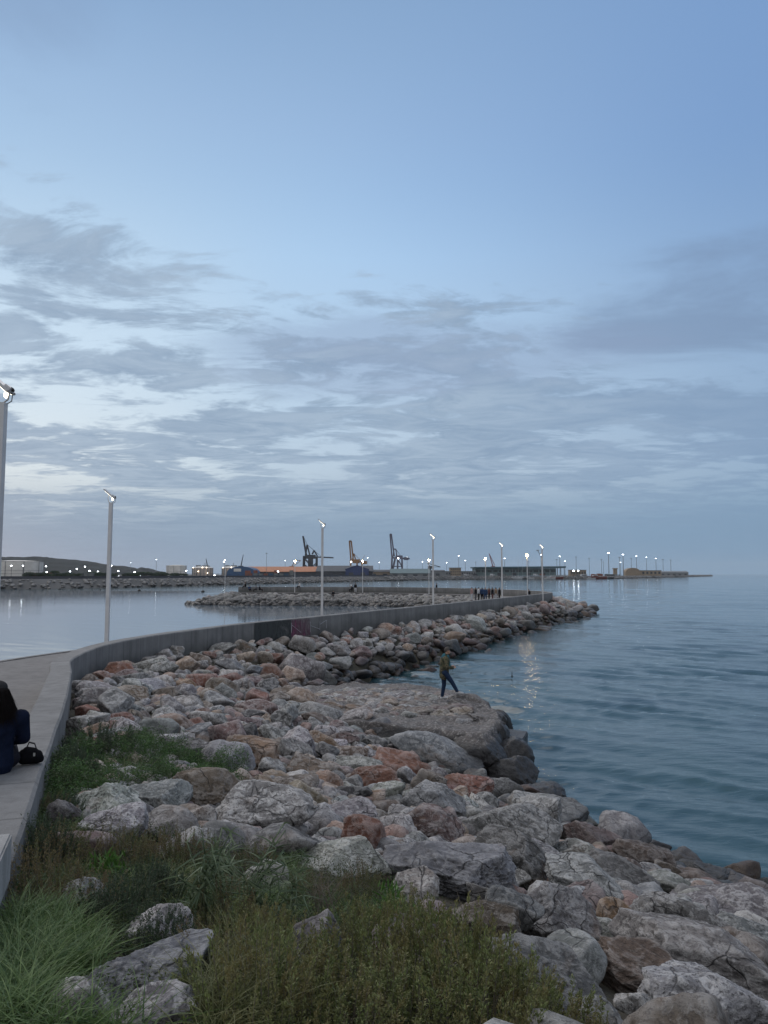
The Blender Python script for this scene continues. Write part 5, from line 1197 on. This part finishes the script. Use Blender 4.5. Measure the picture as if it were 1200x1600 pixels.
# boats, parked vans and clutter along the far right quay
def boat(px, d, L, mh, mc, label, mast_h=0, base=0.):
    rt = empty('boat', (fx(px, d), d, base)); V = []; secs = 11
    mb = MB(); rings = []
    for i in range(secs):
        t = i/(secs-1); x = (t-.5)*L; w_ = L*.15*math.sin(math.pi*min(1, .25+.75*(1-t)))**.7+.02; sh = L*.10*(1+.5*t*t)
        rings.append([mb.bm.verts.new(p) for p in ((x, -w_, sh), (x, -w_*.75, sh*.2), (x, 0, -.3), (x, w_*.75, sh*.2), (x, w_, sh))])
    for a, b_ in zip(rings[:-1], rings[1:]):
        for j in range(4): mb.bm.faces.new((a[j], a[j+1], b_[j+1], b_[j]))
        mb.bm.faces.new((a[4], a[0], b_[0], b_[4]))
    mb.bm.faces.new(rings[0]); mb.bm.faces.new(rings[-1][::-1]); mb.build('hull', mh, rt)
    MB().box((-L*.12, 0, L*.10+L*.06), (L*.28, L*.16, L*.13), bev=.08).build('cabin', mc, rt); MB().box((-L*.12, -L*.082, L*.10+L*.08), (L*.22, .06, L*.04)).build('window', Mq['dark_glass'], rt)
    if mast_h: MB().bar((0, 0, L*.1), (0, 0, mast_h), .22, n=6, w2=.12).build('mast', Mq['boat_white'], rt)
    tag(rt, label, 'boat', 'boats moored along the far quay')
for px, d, L, mh, mast_h in [(776, 806, 13, 'boat_white', 0), (800, 806, 16, 'boat_white', 12), (809, 806, 12, 'boat_white', 26), (816, 806, 12, 'dark_steel', 24), (826, 806, 11, 'boat_white', 18), (866, 808, 18, 'boat_red', 8), (880, 812, 14, 'dark_steel', 6), (892, 812, 14, 'navy_cladding', 7), (903, 815, 11, 'dark_steel', 5), (915, 818, 24, 'boat_red', 10), (932, 820, 20, 'boat_red', 9), (946, 850, 16, 'dark_steel', 7), (858, 806, 12, 'boat_white', 12), (756, 806, 9, 'boat_white', 10), (922, 812, 10, 'boat_white', 6)]:
    boat(px, d, L, Mq[mh], Mq['boat_white'], f"{'red' if 'red' in mh else 'white' if 'white' in mh else 'dark'} moored boat{' with a tall mast' if mast_h > 15 else ''} at the far quay, {px/12:.1f}% across the photo", mast_h)
def van(px, d, m_, label):
    rt = empty('parked_van', (fx(px, d), d, GZ)); MB().prism([(-2.6, .4), (2.6, .4), (2.6, 1.2), (2.0, 1.3), (1.5, 2.2), (-2.5, 2.3), (-2.6, 2.0)], -1, 1).build('body', m_, rt)
    for x in (-1.6, 1.7): 
        w_ = MB().bar((x, -1.05, .38), (x, -.8, .38), .75, n=14).build('wheel', M_cable, rt)
    MB().prism([(1.4, 1.35), (1.9, 1.35), (1.45, 2.1), (.4, 2.1), (.4, 1.35)], -1.02, -.99).build('window', Mq['dark_glass'], rt); tag(rt, label, 'van', 'vans parked on the far quay')
for px, m_ in [(700, 'boat_white'), (714, 'container_grey'), (728, 'boat_white'), (742, 'dark_steel'), (769, 'boat_white'), (787, 'container_grey'), (836, 'boat_white'), (846, 'container_red')]:
    van(px, 832, Mq[m_], f"{ {'boat_white': 'white', 'container_grey': 'grey', 'dark_steel': 'dark', 'container_red': 'red'}[m_]} van parked on the far quay, {px/12:.1f}% across the photo")
for px, d in [(893, 812), (900, 814)]:
    rt = empty('quay_light', (fx(px, d), d-6, 0)); MB().bar((0, 0, -1), (0, 0, 9), .3, n=6).build('post', Mq['dark_steel'], rt); MB().sph((0, -.4, 9), (.9, .5, .7), 2).build('lamp_glass', M_white, rt, smooth=True); tag(rt, f'bright quayside light between the moored boats, {px/12:.1f}% across', 'quay light', 'quayside lights')
# clutter: equipment piles on the breakwater
for px, d, w, h, m_ in [(912, 860, 12, 3, 'container_grey'), (935, 900, 18, 4, 'container_red'), (955, 960, 16, 3.5, 'dark_steel'), (968, 1000, 12, 3, 'grey_cladding'), (1060, 1500, 30, 5, 'grey_cladding'), (684, 790, 12, 4, 'beige_render'), (656, 740, 10, 4, 'container_grey')]:
    mb = MB(); rs = np.random.RandomState(px)
    for q in range(7): mb.box((rs.uniform(-w/2, w/2), rs.uniform(-2, 2), h*rs.uniform(.15, .5)), (w*rs.uniform(.12, .3), 3, h*rs.uniform(.3, 1)), Euler((0, 0, rs.uniform(-.4, .4))), .1)
    o = mb.build('stacked_gear', Mq[m_], loc=(fx(px, d), d+14, 3.1)); tag(o, f'low heap of stacked harbour gear, {px/12:.0f}% across the photo', 'stacked gear', 'gear on the far quay')
# buoys in the basin
for px, py, s, lb in [(93, 921, .5, 'small dark buoy near the far shore, leftmost'), (157, 922, .3, 'tiny buoy just left of the lone white lamp'), (217.5, 923, .55, 'dark buoy right of the lone white lamp'), (317, 925, .6, 'dark buoy off the end of the far arm')]:
    X, Y, Z = at_z(px, py, 0); mb = MB(); mb.sph((0, 0, .1), (s*.9, s*.9, s*.7), 2); mb.cyl((0, 0, s*.9), s*.25, s*.8, 10, s*.1); o = mb.build('buoy', M_cable, loc=(X, Y, 0), smooth=True); tag(o, lb, 'buoy', 'buoys in the basin')

# ------------------------------------------------------------------ sky and light
SUN_EL, SUN_AZ = R(4), R(-38)          # azimuth from +Y, negative = left
world = bpy.data.worlds.new('World'); SC.world = world; world.use_nodes = True; nt = world.node_tree; n = N(nt); bg = nt.nodes['Background']
sky = n.new('ShaderNodeTexSky', sky_type='NISHITA', sun_disc=False, sun_elevation=SUN_EL, sun_rotation=SUN_AZ, air_density=1.2, dust_density=1.0, ozone_density=3.)
tc = n.new('ShaderNodeTexCoord').outputs['Generated']; sx = n.new('ShaderNodeSeparateXYZ', {0: tc}); x_, y_, z_ = sx.outputs
zc = n.math('MAXIMUM', z_, 0.)
den = n.math('ADD', zc, .07)
u_ = n.math('DIVIDE', x_, den); v_ = n.math('DIVIDE', y_, den)
uv = n.new('ShaderNodeCombineXYZ', {0: u_, 1: v_, 2: 0.}).outputs[0]
def srgb(h): 
    c = [int(h[i:i+2], 16)/255 for i in (0, 2, 4)]; return tuple(((x+.055)/1.055)**2.4 if x > .04 else x/12.92 for x in c)
rp = n.new('ShaderNodeValToRGB', {0: zc}); cr = rp.color_ramp
stops = [(0., '8098b1'), (.06, '859db7'), (.16, '9ab4cf'), (.28, 'a6c4e2'), (.40, 'a3c5e8'), (.53, '94b3d8'), (.64, '86a5ca'), (1., '7898c8')]
cr.elements[0].position = 0; cr.elements[0].color = (*srgb(stops[0][1]), 1); cr.elements[1].position = 1; cr.elements[1].color = (*srgb(stops[-1][1]), 1)
for p_, h_ in stops[1:-1]: e = cr.elements.new(p_); e.color = (*srgb(h_), 1)
base = rp.outputs[0]
# azimuth term: left bright, right darker
azf = n.math('DIVIDE', x_, n.math('MAXIMUM', y_, .15))
left = n.math('MAXIMUM', n.mr(azf, .15, -.50, 0., 1., 'SMOOTHSTEP'), n.mr(azf, .60, .05, .15, .42))
band = n.math('MULTIPLY', n.mr(zc, .03, .12, 0, 1, 'SMOOTHSTEP'), n.mr(zc, .50, .24, 0, 1, 'SMOOTHSTEP'))
base = n.mix(n.mr(azf, -.15, .6, 0., .9, 'SMOOTHSTEP'), base, n.mix(n.mr(zc, .0, .5), srgb('7f9ebb'), srgb('7698c6')))
base = n.mix(n.math('MULTIPLY', n.mr(azf, .1, -.5, 0., .55, 'SMOOTHSTEP'), n.mr(zc, .62, .40)), base, srgb('b4cde2'))
glow = n.math('MULTIPLY', left, band)
gaps = n.mix(n.mr(zc, .05, .28), srgb('e4e8e6'), srgb('cde0f0'))
base = n.mix(n.math('MULTIPLY', glow, .85), base, gaps)
uvr = n.scale(uv, (1.05, 1.4, 1), (0, 0, R(-16)))
n1 = n.noise(uvr, 1.15, 10, .64, .5); n2 = n.noise(n.scale(uv, (1.2, 2.0, 1), (0, 0, R(-22))), 2.2, 9, .62, .8); n3 = n.noise(uv, .33, 3, .5, .2)
dens = n.math('ADD', n.math('MULTIPLY', n1, .55), n.math('MULTIPLY', n2, .35)); dens = n.math('ADD', dens, n.math('MULTIPLY', n3, .28))
cover = n.math('MULTIPLY', n.mr(n.math('ADD', zc, n.math('MULTIPLY', azf, .20)), .50, .27, 0, 1, 'SMOOTHSTEP'), n.mr(zc, 0., .05, .6, 1.))
thr = n.mr(cover, 0, 1, .72, .520)
cl = n.new('ShaderNodeMapRange', {0: dens, 1: thr, 2: n.math('ADD', thr, .085), 3: 0., 4: 1.}, interpolation_type='SMOOTHSTEP').outputs[0]
cloudc = n.mix(n.mr(n2, .4, .62), srgb('8298b2'), srgb('9db0c5'))
cloudc = n.mix(n.mr(azf, .1, .6), cloudc, srgb('7c96b6'))
skyc = n.mix(n.math('MULTIPLY', cl, n.mr(azf, -.1, .55, .88, .8)), base, cloudc)
# low grey veil near the horizon
skyc = n.mix(n.mr(zc, .035, .15, .85, 0., 'SMOOTHSTEP'), skyc, n.mix(n.mr(azf, -.4, .5), srgb('8198b1'), srgb('7996b2')))
# one larger soft dark cloud, right
def puff(ax, az_, rx, rz_):
    a = n.math('DIVIDE', n.math('SUBTRACT', azf, ax), rx); b_ = n.math('DIVIDE', n.math('SUBTRACT', zc, az_), rz_)
    r2 = n.math('ADD', n.math('MULTIPLY', a, a), n.math('MULTIPLY', b_, b_)); r2 = n.math('ADD', r2, n.math('MULTIPLY', n.math('SUBTRACT', n1, .5), 7.)); return n.mr(r2, 1.7, -.2, 0., 1., 'SMOOTHSTEP')
skyc = n.mix(n.math('MULTIPLY', puff(.45, .335, .21, .055), .62), skyc, srgb('7489a8'))
skyc = n.mix(n.math('MULTIPLY', puff(-.55, .60, .15, .07), .4), skyc, srgb('8299ba'))
skyc = n.mix(n.math('MULTIPLY', puff(.05, .285, .26, .05), .45), skyc, srgb('8a9cba'))
skyc = n.mix(.06, skyc, n.new('ShaderNodeVectorMath', {0: sky.outputs[0], 3: .10}, operation='SCALE').outputs[0])
# unseen sky behind and overhead, brightened and greyed to light the camera-facing surfaces
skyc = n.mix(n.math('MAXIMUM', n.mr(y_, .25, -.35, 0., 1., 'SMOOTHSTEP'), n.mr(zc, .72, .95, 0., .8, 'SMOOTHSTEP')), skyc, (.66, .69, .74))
below = n.mr(z_, -.02, 0., 0., 1.)
skyc = n.mix(below, srgb('64798c'), skyc)
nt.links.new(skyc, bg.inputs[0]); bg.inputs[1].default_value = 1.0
sun = bpy.data.lights.new('sun', 'SUN'); sun.energy = 1.5; sun.angle = R(60); sun.color = (1., .90, .80); so = bpy.data.objects.new('sun', sun); C.objects.link(so)
dv = Vector((math.sin(SUN_AZ)*math.cos(R(42)), math.cos(SUN_AZ)*math.cos(R(42)), math.sin(R(42))))
so.rotation_euler = (-dv).to_track_quat('-Z', 'Y').to_euler()
# air
HAZE = True
if HAZE:
    mb = MB(); mb.box((-400, 3000, 45), (9000, 6400, 106)); m = bpy.data.materials.new('evening_air'); m.use_nodes = True; nt = m.node_tree; nt.nodes.clear()
    pv = nt.nodes.new('ShaderNodeVolumePrincipled'); out = nt.nodes.new('ShaderNodeOutputMaterial'); pv.inputs['Density'].default_value = .00005; pv.inputs['Color'].default_value = (.92, .97, 1., 1); pv.inputs['Anisotropy'].default_value = 0
    nt.links.new(pv.outputs[0], out.inputs['Volume']); tag(mb.build('haze', m), kind='stuff', label='pale evening haze over the harbour', cat='haze')
SC.view_settings.view_transform = 'Standard'; SC.view_settings.look = 'None'; SC.view_settings.exposure = .14; SC.view_settings.gamma = 1
SC.cycles.use_denoising = True
SC.cycles.volume_bounces = 0; SC.cycles.max_bounces = 6; SC.cycles.sample_clamp_indirect = 4
